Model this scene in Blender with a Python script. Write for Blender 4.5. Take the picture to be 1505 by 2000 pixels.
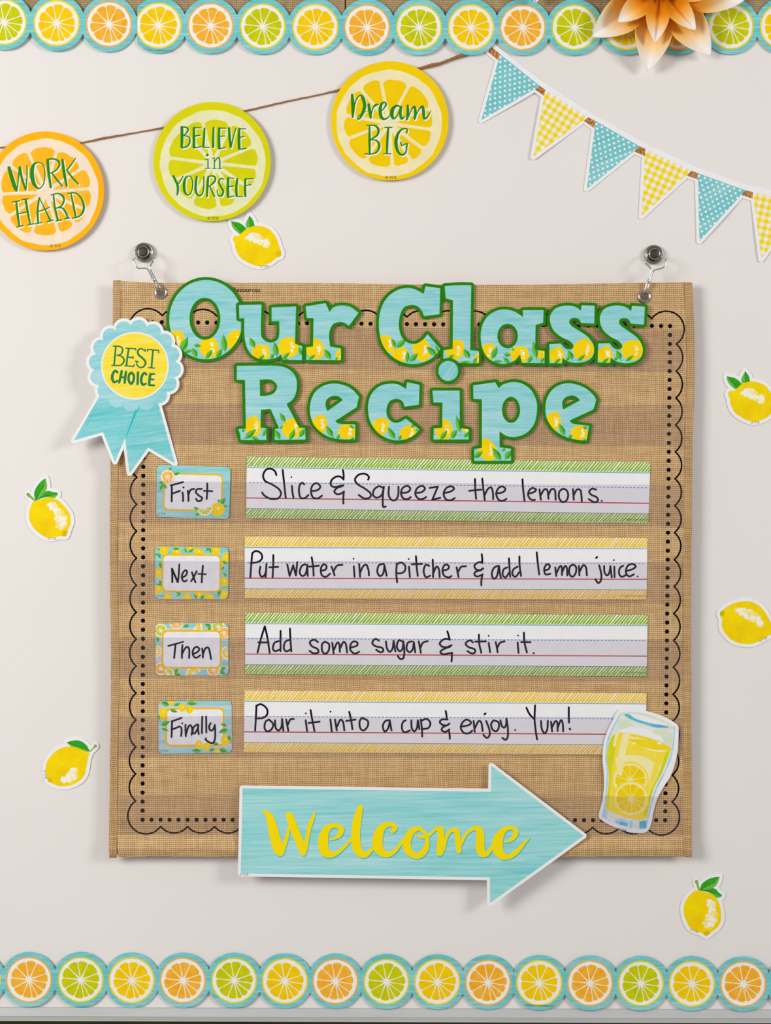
import bpy, math, random
import numpy as np
from mathutils import Vector
from mathutils.geometry import delaunay_2d_cdt
random.seed(7)
for o in list(bpy.data.objects): bpy.data.objects.remove(o)
SC = bpy.context.scene
COL = SC.collection
S = 0.00077          # metres per photo pixel on the board plane
D = 2.4              # camera distance
CZ = 1.5             # height of the picture centre above the floor
# ---------------------------------------------------------------- camera
cam = bpy.data.cameras.new('camera'); co = bpy.data.objects.new('camera', cam); COL.objects.link(co)
co.location = (0, -D, CZ); co.rotation_euler = (math.pi/2, 0, 0)
cam.sensor_fit = 'VERTICAL'; cam.sensor_height = 24; cam.sensor_width = 24
cam.lens = 24*D/(2000*S); cam.clip_start = 0.01
SC.camera = co
# ---------------------------------------------------------------- light
w = bpy.data.worlds.new('world'); SC.world = w; w.use_nodes = True
w.node_tree.nodes['Background'].inputs[0].default_value = (1.0, 0.985, 0.965, 1)
w.node_tree.nodes['Background'].inputs[1].default_value = 0.29
def area(name, loc, tgt, size, power, col):
    l = bpy.data.lights.new(name, 'AREA'); l.shape = 'RECTANGLE'; l.size = size[0]; l.size_y = size[1]
    l.energy = power; l.color = col
    o = bpy.data.objects.new(name, l); COL.objects.link(o); o.location = loc
    d = Vector(tgt)-Vector(loc); o.rotation_euler = d.to_track_quat('-Z', 'Y').to_euler()
area('softbox_left', (-2.5, -2.5, 2.30), (-0.15, 0, 1.25), (1.3, 1.3), 79, (1.0, 0.975, 0.95))
area('softbox_right', (3.1, -2.6, 2.55), (-0.20, 0, 1.2), (1.1, 1.1), 58, (1.0, 0.985, 0.97))
SC.view_settings.view_transform = 'Standard'; SC.view_settings.look = 'None'
SC.view_settings.gamma = 1; SC.view_settings.use_curve_mapping = False
SC.view_settings.exposure = 0.0

# ---------------------------------------------------------------- helpers
def lin(c):
    c = c/255.0
    return c/12.92 if c <= 0.04045 else ((c+0.055)/1.055)**2.4
KA = 1.0
def RGB(c, k=KA): return (lin(c[0])*k, lin(c[1])*k, lin(c[2])*k, 1)
MATS = {}
def base_mat(name, rough=0.6, spec=0.10):
    m = bpy.data.materials.new(name); m.use_nodes = True
    b = m.node_tree.nodes['Principled BSDF']
    b.inputs['Roughness'].default_value = rough; b.inputs['Specular IOR Level'].default_value = spec
    MATS[name] = m
    return m, m.node_tree, b
def coords(nt, scale, rot=0.0):
    tc = nt.nodes.new('ShaderNodeTexCoord'); mp = nt.nodes.new('ShaderNodeMapping'); mp2 = nt.nodes.new('ShaderNodeMapping')
    mp.inputs['Rotation'].default_value = (0, rot, 0)
    mp2.inputs['Scale'].default_value = scale
    nt.links.new(tc.outputs['Object'], mp.inputs[0]); nt.links.new(mp.outputs[0], mp2.inputs[0])
    return mp2.outputs[0]
def ink(name, c1, c2=None, scale=(60, 60, 60), lo=0.35, hi=0.65, rough=0.6, rot=0.0, detail=4, spec=0.10, c3=None, dist=0.0):
    """printed colour: one colour or a noise blend of two or three"""
    if name in MATS: return name
    m, nt, b = base_mat(name, rough, spec)
    if c2 is None: c2 = tuple(min(255, int(v*0.965)) for v in c1)
    n = nt.nodes.new('ShaderNodeTexNoise'); n.inputs['Scale'].default_value = 1; n.inputs['Detail'].default_value = detail
    n.inputs['Distortion'].default_value = dist
    n.inputs['Roughness'].default_value = 0.6
    nt.links.new(coords(nt, scale, rot), n.inputs['Vector'])
    r = nt.nodes.new('ShaderNodeValToRGB'); r.color_ramp.elements[0].position = lo; r.color_ramp.elements[1].position = hi
    r.color_ramp.elements[0].color = RGB(c1); r.color_ramp.elements[1].color = RGB(c2)
    if c3:
        e = r.color_ramp.elements.new((lo+hi)/2); e.color = RGB(c2); r.color_ramp.elements[-1].color = RGB(c3)
    nt.links.new(n.outputs['Fac'], r.inputs[0]); nt.links.new(r.outputs[0], b.inputs['Base Color'])
    return name
def P(px, py, h):
    f = (D-h)/D
    return Vector(((px-752.5)*S*f, -h, CZ+(1000-py)*S*f))
def hf(h): return h if callable(h) else (lambda x, y: h)
def Zm(x0, y0, s): return lambda p: (x0+p[0]/s, y0+p[1]/s)+tuple(p[2:])

def cr_open(pts, step):
    if len(pts) < 3:
        a, b = pts[0], pts[-1]
        n = max(1, int(math.dist(a[:2], b[:2])/(step*2)))
        return [tuple(a[k]+(b[k]-a[k])*i/n for k in range(len(a))) for i in range(n+1)]
    out = []
    Q = [tuple(2*pts[0][k]-pts[1][k] for k in range(len(pts[0])))]+list(pts)+[tuple(2*pts[-1][k]-pts[-2][k] for k in range(len(pts[0])))]
    for i in range(1, len(Q)-2):
        p0, p1, p2, p3 = Q[i-1:i+3]
        n = max(1, int(round(math.dist(p1[:2], p2[:2])/step)))
        for j in range(n):
            t = j/n
            out.append(tuple(0.5*((2*p1[k])+(-p0[k]+p2[k])*t+(2*p0[k]-5*p1[k]+4*p2[k]-p3[k])*t*t+(-p0[k]+3*p1[k]-3*p2[k]+p3[k])*t**3) for k in range(len(p1))))
    out.append(tuple(pts[-1])); return out
def loop(pts, step=3.0):
    """closed outline; (x,y) is a corner, (x,y,1) is a smooth point"""
    n = len(pts); cs = [i for i, p in enumerate(pts) if len(p) == 2]
    if not cs:
        q = [p[:2] for p in pts]; ext = q[-2:]+q+q[:2]
        r = cr_open(ext, step)
        # keep the part between first and last real point
        out = []
        for i in range(2, n+2):
            p0, p1, p2, p3 = ext[i-1], ext[i], (ext+q[2:4])[i+1], (ext+q[2:4])[i+2]
            m = max(1, int(round(math.dist(p1, p2)/step)))
            for j in range(m):
                t = j/m
                out.append(tuple(0.5*((2*p1[k])+(-p0[k]+p2[k])*t+(2*p0[k]-5*p1[k]+4*p2[k]-p3[k])*t*t+(-p0[k]+3*p1[k]-3*p2[k]+p3[k])*t**3) for k in (0, 1)))
        return out
    out = []
    for a, i in enumerate(cs):
        j = cs[(a+1) % len(cs)]
        run = [pts[i][:2]]; k = (i+1) % n
        while k != j: run.append(pts[k][:2]); k = (k+1) % n
        run.append(pts[j][:2])
        out += (run[:1] if len(run) == 2 else cr_open(run, step)[:-1])
    return out
def disc(x, y, r, n=None, ry=None, rot=0, jit=0):
    ry = ry or r; n = n or max(8, min(72, int(r*1.5)+8)); c, s = math.cos(rot), math.sin(rot); o = []
    ph = random.random()*6
    for i in range(n):
        a = 2*math.pi*i/n; k = 1+jit*(math.sin(a*9+ph)+math.sin(a*14+2*ph)+.6*math.sin(a*23))/2.6
        u, v = r*k*math.cos(a), ry*k*math.sin(a); o.append((x+u*c-v*s, y+u*s+v*c))
    return o
def band(pts, width=None, closed=False, nd=8):
    """pieces (quads and discs) that together make a stroke; pts (x,y,w) or (x,y)"""
    P_ = [(p[0], p[1], (p[2] if len(p) > 2 else width)) for p in pts]; out = []
    m = len(P_)
    for i in range(m if closed else m-1):
        a, b = P_[i], P_[(i+1) % m]; dx, dy = b[0]-a[0], b[1]-a[1]; L = math.hypot(dx, dy)
        if L < 1e-4: continue
        nx, ny = -dy/L/2, dx/L/2
        out.append([(a[0]+nx*a[2], a[1]+ny*a[2]), (a[0]-nx*a[2], a[1]-ny*a[2]), (b[0]-nx*b[2], b[1]-ny*b[2]), (b[0]+nx*b[2], b[1]+ny*b[2])])
    for p in P_: out.append(disc(p[0], p[1], p[2]/2, nd if p[2] < 8 else nd+6, rot=0.13))
    return out
def strokes(txt, zm, sc, width, step=2.6):
    """'x,y[,w] x,y ...; ...' in zoomed pixels -> pieces in photo pixels"""
    out = []
    for st in txt.split(';'):
        v = [tuple(float(q) for q in t.split(',')) for t in st.split()]
        if not v: continue
        v = [zm((p[0], p[1]))+((p[2] if len(p) > 2 else width)/sc,) for p in v]
        if len(v) == 1: out.append(disc(v[0][0], v[0][1], v[0][2]/2, 12)); continue
        out += band(cr_open(v, step))
    return out
def strokes2(txt, zm, sc, width, k=4.5):
    t = ';'.join(' '.join(','.join((q.split(',')[0], q.split(',')[1], str(float(q.split(',')[2])+k))) for q in st.split()) for st in txt.split(';'))
    return strokes(t, zm, sc, width)
def shift(polys, dx, dy): return [[(x+dx, y+dy) for x, y in p] for p in polys]
def xf(polys, ang, c, d=(0, 0), s=1.0):
    ca, sa = math.cos(ang)*s, math.sin(ang)*s
    return [[(c[0]+d[0]+(x-c[0])*ca-(y-c[1])*sa, c[1]+d[1]+(x-c[0])*sa+(y-c[1])*ca) for x, y in p] for p in polys]
def area2(p): return sum(p[i][0]*p[(i+1) % len(p)][1]-p[(i+1) % len(p)][0]*p[i][1] for i in range(len(p)))
class L:
    def __init__(s, part, mat, solid=(), holes=(), band=(), clip=None):
        s.part, s.mat, s.solid, s.holes, s.band, s.clip = part, mat, list(solid), list(holes), list(band), clip
def arrange(layers, grid=None):
    vs, es, polys = [], [], []
    for li, l in enumerate(layers):
        for kind, pl in (('s', l.solid), ('h', l.holes), ('b', l.band)):
            for p in pl:
                b = len(vs); n = len(p); vs += [Vector((x, -y)) for x, y in p]
                es += [(b+i, b+(i+1) % n) for i in range(n)]; polys.append((li, kind, p))
    if grid:
        xs = [v.x for v in vs]; ys = [v.y for v in vs]
        x = min(xs)+grid/2
        while x < max(xs):
            y = min(ys)+grid/2
            while y < max(ys): vs.append(Vector((x+0.013, y+0.017))); y += grid
            x += grid
    ov, oe, of, _, _, _ = delaunay_2d_cdt(vs, es, [], 0, 1e-3, False)
    A = np.array([(v.x, v.y) for v in ov]); T = np.array([list(f)[:3] for f in of], dtype=int)
    ar = (A[T[:, 1], 0]-A[T[:, 0], 0])*(A[T[:, 2], 1]-A[T[:, 0], 1])-(A[T[:, 1], 1]-A[T[:, 0], 1])*(A[T[:, 2], 0]-A[T[:, 0], 0])
    T = T[np.abs(ar) > 1e-7]; ar = ar[np.abs(ar) > 1e-7]
    T[ar < 0] = T[ar < 0][:, ::-1]
    C = A[T].mean(axis=1); o = np.argsort(C[:, 0]); T = T[o]; C = C[o]; CX = C[:, 0].copy(); CY = -C[:, 1]
    NL = len(layers); on = np.zeros((NL, len(T)), bool); ho = np.zeros((NL, len(T)), bool); bo = np.zeros((NL, len(T)), bool)
    dest = {'s': on, 'h': ho, 'b': bo}
    for li, kind, p in polys:
        q = np.array(p); i0 = np.searchsorted(CX, q[:, 0].min()); i1 = np.searchsorted(CX, q[:, 0].max())
        if i1 <= i0: continue
        idx = np.arange(i0, i1); y = CY[i0:i1]; idx = idx[(y >= q[:, 1].min()) & (y <= q[:, 1].max())]
        if not len(idx): continue
        x, y = CX[idx], CY[idx]; ins = np.zeros(len(idx), bool)
        x1, y1 = q[:, 0], q[:, 1]; x2, y2 = np.roll(x1, -1), np.roll(y1, -1)
        for a in range(0, len(q)):
            if y1[a] == y2[a]: continue
            m = (y1[a] > y) != (y2[a] > y)
            ins ^= m & (x < (x2[a]-x1[a])*(y-y1[a])/(y2[a]-y1[a])+x1[a])
        dest[kind][li, idx[ins]] = True
    act = (on & ~ho) | bo; top = np.full(len(T), -1)
    for li, l in enumerate(layers):
        m = act[li].copy()
        if l.clip is not None:
            for c in (l.clip if isinstance(l.clip, tuple) else (l.clip,)): m &= act[c]
        top[m] = li
    keep = top >= 0
    return ov, list(zip(T[keep].tolist(), top[keep].tolist(), act[0][keep].tolist()))
def mk(name, verts, faces, mats, mi, parent=None, origin=Vector((0, 0, 0)), smooth=False):
    me = bpy.data.meshes.new(name)
    me.from_pydata([tuple(Vector(v)-origin) for v in verts], [], faces)
    for m in mats: me.materials.append(MATS[m])
    if mi is not None: me.polygons.foreach_set('material_index', mi)
    if smooth: me.polygons.foreach_set('use_smooth', [True]*len(faces))
    me.update()
    o = bpy.data.objects.new(name, me); COL.objects.link(o)
    if parent: o.parent = parent
    else: o.location = origin
    return o
def tagit(o, label=None, cat=None, group=None, kind=None):
    if label: o['label'] = label
    if cat: o['category'] = cat
    if group: o['group'] = group
    if kind: o['kind'] = kind
    return o
def empty(name, loc, label=None, cat=None, group=None, kind=None):
    o = bpy.data.objects.new(name, None); COL.objects.link(o); o.location = loc; o.empty_display_size = 0.01
    return tagit(o, label, cat, group, kind)
def sheet(root, layers, h, thick=0.0, grid=None, base_part=True):
    """flattened print: every layer's visible faces go to its part; layer 0 is the card"""
    H = hf(h); org = Vector(root.location)
    ov, res = arrange(layers, grid)
    front = [P(v.x, -v.y, H(v.x, -v.y)) for v in ov]
    parts = {}
    for f, li, inb in res:
        if thick and not inb: continue
        parts.setdefault(layers[li].part, []).append((list(f), layers[li].mat))
    bp = layers[0].part
    objs = {}
    for key, fl in parts.items():
        used = {}; V = []; F = []; M = []; mats = []
        def vi(i, k=0):
            if (i, k) not in used:
                used[(i, k)] = len(V); p = front[i]; V.append(Vector((p.x, p.y+(thick if k else 0), p.z)))
            return used[(i, k)]
        for f, m in fl:
            if m not in mats: mats.append(m)
            F.append([vi(i) for i in f]); M.append(mats.index(m))
        if thick and key == bp:
            if layers[0].mat not in mats: mats.append(layers[0].mat)
            bm = mats.index(layers[0].mat); cnt = {}
            for f, li, inb in res:
                if not inb: continue
                for a, b in zip(f, list(f[1:])+[f[0]]): cnt[(a, b)] = 1
                F.append([vi(i, 1) for i in reversed(f)]); M.append(bm)
            for (a, b) in cnt:
                if (b, a) not in cnt: F.append([vi(a), vi(a, 1), vi(b, 1), vi(b)]); M.append(bm)
        objs[key] = mk(key.split('#')[0], V, F, mats, M, root, org)
    return objs
def tube(name, pts, rad, mat, parent=None, org=Vector((0, 0, 0)), n=8, caps=True):
    V, F = [], []; m = len(pts); pts = [Vector(p) for p in pts]; up = None
    for i, p in enumerate(pts):
        t = (pts[min(i+1, m-1)]-pts[max(i-1, 0)]).normalized()
        if up is None: up = t.orthogonal().normalized()
        up = (up-t*up.dot(t)).normalized(); s = t.cross(up); r = rad[i] if isinstance(rad, (list, tuple)) else rad
        for k in range(n):
            a = 2*math.pi*k/n; V.append(p+(up*math.cos(a)+s*math.sin(a))*r)
    for i in range(m-1):
        for k in range(n):
            a, b = i*n+k, i*n+(k+1) % n; F.append([a, b, b+n, a+n])
    if caps: F.append(list(range(n))[::-1]); F.append([(m-1)*n+k for k in range(n)])
    return mk(name, V, F, [mat], None, parent, org, True)
def lathe(name, c, prof, mat, parent, org, n=40):
    """profile (radius, distance off the board) turned about the axis towards the room"""
    V, F = [], []
    for r, h in prof:
        for k in range(n):
            a = 2*math.pi*k/n; V.append(Vector((c.x+r*math.cos(a), -h, c.z+r*math.sin(a))))
    for i in range(len(prof)-1):
        for k in range(n):
            a, b = i*n+k, i*n+(k+1) % n; F.append([a, b, b+n, a+n])
    return mk(name, V, F, [mat], None, parent, org, True)
def boxm(name, x0, x1, z0, z1, h0, h1, mat, parent=None, org=Vector((0, 0, 0)), bev=0.0):
    V = [(x, -h, z) for x in (x0, x1) for h in (h0, h1) for z in (z0, z1)]
    F = [[0, 1, 3, 2], [4, 6, 7, 5], [0, 4, 5, 1], [2, 3, 7, 6], [0, 2, 6, 4], [1, 5, 7, 3]]
    F = [f[::-1] for f in F]
    return mk(name, V, F, [mat], None, parent, org)
def typed(root, txt, px, py, size, mat, h, rot=0.0, name='small_print'):
    c = bpy.data.curves.new('t', 'FONT'); c.body = txt; c.size = size*S*1.35; c.align_x = 'CENTER'; c.align_y = 'CENTER'; c.resolution_u = 2
    o = bpy.data.objects.new('t', c); COL.objects.link(o); bpy.context.view_layer.update()
    me = bpy.data.meshes.new_from_object(o.evaluated_get(bpy.context.evaluated_depsgraph_get()))
    ctr = P(px, py, h); ca, sa = math.cos(rot), math.sin(rot)
    V = [ctr+Vector((v.co.x*ca-v.co.y*sa, 0, v.co.x*sa+v.co.y*ca)) for v in me.vertices]; F = [list(p.vertices) for p in me.polygons]
    bpy.data.objects.remove(o); bpy.data.curves.remove(c); bpy.data.meshes.remove(me)
    return mk(name, V, F, [mat], None, root, Vector(root.location))

# ---------------------------------------------------------------- colours
ink('board_white', (239, 234, 230), (237, 232, 228), (3, 3, 3), rough=0.5, spec=0.15)
ink('card_white', (246, 246, 247), (242, 242, 244), rough=0.5)
ink('aluminium_paint', (200, 201, 200), (190, 192, 192), (4, 60, 60), rough=0.38, spec=0.5)
ink('lower_wall', (96, 90, 62), (84, 80, 56), (9, 9, 9), rough=0.8)
TQ = dict(c2=(130, 207, 211), c3=(190, 224, 225))
def turq(name, rot=0, dark=(110, 200, 206), mid=(152, 215, 219), light=(190, 226, 229), sx=16, sz=300, lo=.28, hi=.74):
    m, nt, b = base_mat(name)
    def nz(sc, rt, det, rg):
        n = nt.nodes.new('ShaderNodeTexNoise'); n.inputs['Scale'].default_value = 1; n.inputs['Detail'].default_value = det; n.inputs['Roughness'].default_value = rg
        nt.links.new(coords(nt, sc, rt), n.inputs['Vector']); return n.outputs['Fac']
    def mth(op, a, b_):
        n = nt.nodes.new('ShaderNodeMath'); n.operation = op
        for i, v in enumerate((a, b_)):
            if isinstance(v, float): n.inputs[i].default_value = v
            else: nt.links.new(v, n.inputs[i])
        return n.outputs[0]
    f = mth('ADD', mth('MULTIPLY', nz((sx, 20, sz), rot, 3, .7), .50), mth('ADD', mth('MULTIPLY', nz((sx*.35, 9, sz*.16), rot, 2, .5), .30), mth('MULTIPLY', nz((700, 700, 900), rot, 2, .6), .20)))
    r = nt.nodes.new('ShaderNodeValToRGB'); E = r.color_ramp.elements; E[0].position = lo+.08; E[0].color = RGB(dark); E[1].position = hi-.10; E[1].color = RGB(light)
    e = E.new(.5); e.color = RGB(mid)
    nt.links.new(f, r.inputs[0]); nt.links.new(r.outputs[0], b.inputs['Base Color']); return name
turq('turquoise', 0); turq('turquoise_border', 0, (84, 188, 194), (122, 203, 206), (168, 219, 220))
turq('turquoise_arrow', math.radians(1), (116, 206, 208), (156, 221, 222), (192, 231, 230), 9, 240)
turq('turquoise_tail', math.radians(8), (84, 197, 203), (130, 212, 216), (180, 226, 229), 12, 240)
turq('turquoise_rosette', math.radians(6), (124, 204, 214), (158, 217, 223), (190, 228, 232), 14, 200)
turq('turquoise_pennant', math.radians(35), (100, 195, 200), (122, 203, 207), (160, 216, 220))
turq('turquoise_pennant_b', math.radians(20), (100, 195, 200), (122, 203, 207), (160, 216, 220))
turq('turquoise_dot', math.radians(55), (100, 198, 200), (141, 210, 212), (182, 223, 222), 14, 240)
ink('yellow_wood', (255, 222, 20), (255, 230, 70), (16, 20, 260), .3, .7, c3=(250, 236, 130), rot=math.radians(6))
ink('green_edge', (44, 134, 4), (38, 126, 2), rough=0.5)
ink('lettering_green', (38, 132, 14), (44, 140, 20)); ink('rosette_green', (52, 134, 52))
ink('brush_yellow', (255, 230, 0), (254, 226, 0))
ink('lemon_yellow', (255, 225, 0), (244, 204, 0), (38, 38, 38), .38, .75, detail=2)
ink('lemon_shade', (226, 178, 0), (240, 200, 0), (60, 60, 60))
ink('lemon_green', (186, 178, 0), (214, 196, 0), (80, 80, 80))
ink('motif_yellow', (255, 220, 6), (250, 204, 8), (60, 60, 60), .4, .7)
ink('highlight_soft', (252, 226, 96), (250, 232, 130), (200, 200, 200)); ink('highlight_cream', (250, 234, 150), (252, 240, 196), (300, 300, 300)); ink('highlight_white', (252, 250, 240), (250, 244, 222), (500, 500, 500), .4, .7)
ink('leaf_dark', (40, 160, 20), (66, 172, 44), (120, 120, 120)); ink('leaf_light', (120, 192, 60), (98, 188, 74), (120, 120, 120))
ink('leaf_vein', (14, 130, 16)); ink('stem_green', (150, 186, 90), (120, 160, 70))
for nm, a, b, r, r2 in (('yellow', (255, 214, 0), (246, 200, 0), (252, 222, 30), (248, 212, 10)),
                        ('orange', (252, 190, 60), (250, 168, 22), (250, 184, 86), (246, 172, 66)),
                        ('lime', (214, 214, 0), (192, 200, 0), (226, 220, 30), (212, 214, 10))):
    ink('flesh_'+nm, a, b, (110, 110, 110), .35, .7, detail=3); ink('rind_'+nm, r, r2, (140, 140, 140))
ink('pith_white', (248, 246, 240), (245, 242, 236))
ink('sign_orange', (255, 188, 6), (252, 180, 10), (20, 20, 20)); ink('sign_orange_flesh', (255, 184, 20), (252, 196, 60), (30, 30, 30), .45, .8); ink('sign_orange_pith', (253, 232, 206))
ink('sign_lime', (226, 219, 0), (218, 214, 6), (20, 20, 20)); ink('sign_lime_flesh', (222, 216, 4), (208, 208, 12), (30, 30, 30), .4, .75); ink('sign_lime_pith', (240, 239, 190))
ink('sign_yellow', (250, 214, 0), (246, 208, 0), (20, 20, 20)); ink('sign_yellow_flesh', (250, 211, 0), (245, 204, 0), (30, 30, 30)); ink('sign_yellow_pith', (250, 238, 190))
ink('gingham_light', (250, 228, 128), (252, 232, 140)); ink('gingham_yellow', (253, 224, 10)); ink('gingham_white', (250, 250, 250))
ink('rope_print', (158, 92, 42), (226, 172, 108), (330, 330, 330), .38, .62)
ink('hatch_green', (150, 190, 20), (134, 178, 14), (40, 40, 40)); ink('hatch_amber', (250, 202, 12), (244, 192, 20), (40, 40, 40))
ink('line_blue', (110, 178, 214)); ink('dash_blue', (100, 160, 220)); ink('line_red', (206, 58, 76)); ink('line_grey', (120, 120, 116))
ink('marker_ink', (18, 10, 28), (26, 16, 40), rough=0.6, spec=.04); ink('black_ink', (10, 8, 8), rough=0.6, spec=.04)
ink('small_ink', (70, 66, 60)); ink('frame_amber', (246, 198, 10), (240, 190, 12)); ink('card_inner', (244, 244, 247))
ink('wood_white', (222, 218, 220), (198, 196, 200), (16, 20, 400))
ink('glass_pale', (216, 233, 243), (236, 240, 243), (40, 40, 40)); ink('glass_blue', (160, 208, 234), (200, 226, 238), (80, 80, 80)); ink('glass_deep', (70, 176, 214), (110, 196, 222), (80, 80, 80))
ink('slice_fill', (250, 220, 0), (246, 210, 4), (60, 60, 60)); ink('drink_yellow', (252, 226, 50), (250, 232, 90), (40, 40, 40)); ink('drink_deep', (248, 216, 20), (252, 224, 40), (60, 60, 60)); ink('drink_pale', (250, 238, 150), (250, 242, 190), (50, 50, 50))
ink('drink_lime', (232, 224, 20), (216, 218, 40), (50, 50, 50)); ink('glass_lime', (232, 236, 200), (218, 230, 206), (60, 60, 60))
ink('twine_brown', (178, 132, 88), (140, 98, 62), (700, 700, 700), rough=0.9)
ink('stitch_white', (226, 214, 206), rough=.3)

def math_node(nt, op, a, b=None, c=None):
    n = nt.nodes.new('ShaderNodeMath'); n.operation = op
    for i, v in enumerate((a, b, c)):
        if v is None: continue
        if isinstance(v, (int, float)): n.inputs[i].default_value = v
        else: nt.links.new(v, n.inputs[i])
    return n.outputs[0]
def burlap(name, per, thread, thread2, hole, rough=0.45, bump=0.0, spec=0.3):
    m, nt, b = base_mat(name, rough, spec)
    tc = nt.nodes.new('ShaderNodeTexCoord'); nz = nt.nodes.new('ShaderNodeTexNoise'); nz.inputs['Scale'].default_value = 45; nz.inputs['Detail'].default_value = 3
    nt.links.new(tc.outputs['Object'], nz.inputs['Vector'])
    sub = nt.nodes.new('ShaderNodeVectorMath'); sub.operation = 'SUBTRACT'; sub.inputs[1].default_value = (.5, .5, .5); nt.links.new(nz.outputs['Color'], sub.inputs[0])
    scl = nt.nodes.new('ShaderNodeVectorMath'); scl.operation = 'SCALE'; scl.inputs['Scale'].default_value = per*S*1.1; nt.links.new(sub.outputs[0], scl.inputs[0])
    add = nt.nodes.new('ShaderNodeVectorMath'); add.operation = 'ADD'; nt.links.new(tc.outputs['Object'], add.inputs[0]); nt.links.new(scl.outputs[0], add.inputs[1])
    sep = nt.nodes.new('ShaderNodeSeparateXYZ'); nt.links.new(add.outputs[0], sep.inputs[0])
    k = 2*math.pi/(per*S)
    cu = math_node(nt, 'COSINE', math_node(nt, 'MULTIPLY', sep.outputs[0], k)); cv = math_node(nt, 'COSINE', math_node(nt, 'MULTIPLY', sep.outputs[2], k*1.05))
    u = math_node(nt, 'MULTIPLY_ADD', cu, .5, .5); v = math_node(nt, 'MULTIPLY_ADD', cv, .5, .5)
    n2 = nt.nodes.new('ShaderNodeTexNoise'); n2.inputs['Scale'].default_value = 260; n2.inputs['Detail'].default_value = 2; nt.links.new(tc.outputs['Object'], n2.inputs['Vector'])
    thr = math_node(nt, 'MULTIPLY_ADD', n2.outputs['Fac'], 0.55, 0.02)
    hol = nt.nodes.new('ShaderNodeMapRange'); hol.interpolation_type = 'SMOOTHSTEP'
    nt.links.new(math_node(nt, 'MULTIPLY', u, v), hol.inputs['Value']); nt.links.new(thr, hol.inputs['From Min']); nt.links.new(math_node(nt, 'ADD', thr, .42), hol.inputs['From Max'])
    # thread tone: streaks along warp and weft
    def streak(sx, sz):
        mp = nt.nodes.new('ShaderNodeMapping'); mp.inputs['Scale'].default_value = (sx, 1, sz); nt.links.new(tc.outputs['Object'], mp.inputs[0])
        n = nt.nodes.new('ShaderNodeTexNoise'); n.inputs['Scale'].default_value = 1; n.inputs['Detail'].default_value = 3; nt.links.new(mp.outputs[0], n.inputs['Vector']); return n.outputs['Fac']
    t = math_node(nt, 'MULTIPLY', math_node(nt, 'ADD', streak(260, 18), streak(18, 260)), .5)
    over = math_node(nt, 'MULTIPLY_ADD', math_node(nt, 'SUBTRACT', u, v), 0.12, t)
    mr = nt.nodes.new('ShaderNodeMapRange'); mr.inputs['From Min'].default_value = .34; mr.inputs['From Max'].default_value = .66; nt.links.new(over, mr.inputs['Value'])
    mx = nt.nodes.new('ShaderNodeMix'); mx.data_type = 'RGBA'; nt.links.new(mr.outputs[0], mx.inputs['Factor']); mx.inputs['A'].default_value = RGB(thread2); mx.inputs['B'].default_value = RGB(thread)
    m2 = nt.nodes.new('ShaderNodeMix'); m2.data_type = 'RGBA'; nt.links.new(hol.outputs[0], m2.inputs['Factor']); nt.links.new(mx.outputs['Result'], m2.inputs['A']); m2.inputs['B'].default_value = RGB(hole)
    nt.links.new(m2.outputs['Result'], b.inputs['Base Color'])
burlap('burlap_print', 4.0, (232, 198, 144), (198, 158, 108), (116, 78, 44))
burlap('burlap_binding', 3.9, (218, 182, 130), (184, 144, 96), (118, 82, 50))
burlap('burlap_paper', 3.9, (190, 164, 122), (160, 134, 98), (98, 76, 50), 0.7)
def metal(name, c, rough):
    m, nt, b = base_mat(name, rough, .5); b.inputs['Metallic'].default_value = 1; b.inputs['Base Color'].default_value = (*c, 1)
metal('nickel', (.62, .60, .57), .16); metal('steel_dark', (.34, .33, .30), .30); metal('chrome', (.80, .79, .78), .10); metal('magnet_face', (.085, .08, .065), .55)
def film():
    m = bpy.data.materials.new('clear_vinyl'); m.use_nodes = True; MATS['clear_vinyl'] = m; nt = m.node_tree; nt.nodes.clear()
    out = nt.nodes.new('ShaderNodeOutputMaterial'); t = nt.nodes.new('ShaderNodeBsdfTransparent'); t.inputs[0].default_value = (.905, .888, .915, 1)
    d = nt.nodes.new('ShaderNodeBsdfDiffuse'); d.inputs[0].default_value = (.70, .65, .72, 1)
    g = nt.nodes.new('ShaderNodeBsdfGlossy'); g.inputs['Roughness'].default_value = .12; g.inputs[0].default_value = (1, 1, 1, 1)
    m1 = nt.nodes.new('ShaderNodeMixShader'); m1.inputs[0].default_value = .022; nt.links.new(t.outputs[0], m1.inputs[1]); nt.links.new(d.outputs[0], m1.inputs[2])
    m2 = nt.nodes.new('ShaderNodeMixShader'); m2.inputs[0].default_value = .025; nt.links.new(m1.outputs[0], m2.inputs[1]); nt.links.new(g.outputs[0], m2.inputs[2])
    nt.links.new(m2.outputs[0], out.inputs[0])
film()
def flower_mat():
    m, nt, b = base_mat('flower_paper', .75, .15)
    at = nt.nodes.new('ShaderNodeAttribute'); at.attribute_name = 'dye'
    r = nt.nodes.new('ShaderNodeValToRGB'); E = r.color_ramp.elements
    E[0].position = 0; E[0].color = RGB((214, 118, 0)); E[1].position = 1; E[1].color = RGB((250, 246, 244))
    for p, c in ((.3, (240, 150, 14)), (.5, (252, 190, 84)), (.68, (252, 222, 172)), (.85, (250, 242, 232))):
        e = E.new(p); e.color = RGB(c)
    nt.links.new(at.outputs['Fac'], r.inputs[0]); nt.links.new(r.outputs[0], b.inputs['Base Color'])
flower_mat()

# ---------------------------------------------------------------- the setting
X0, X1 = -1.9, 1.9
wall = boxm('wall_back', -2.6, 2.6, 0.0, 3.0, -0.14, -0.025, 'lower_wall'); wall['kind'] = 'structure'
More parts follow.
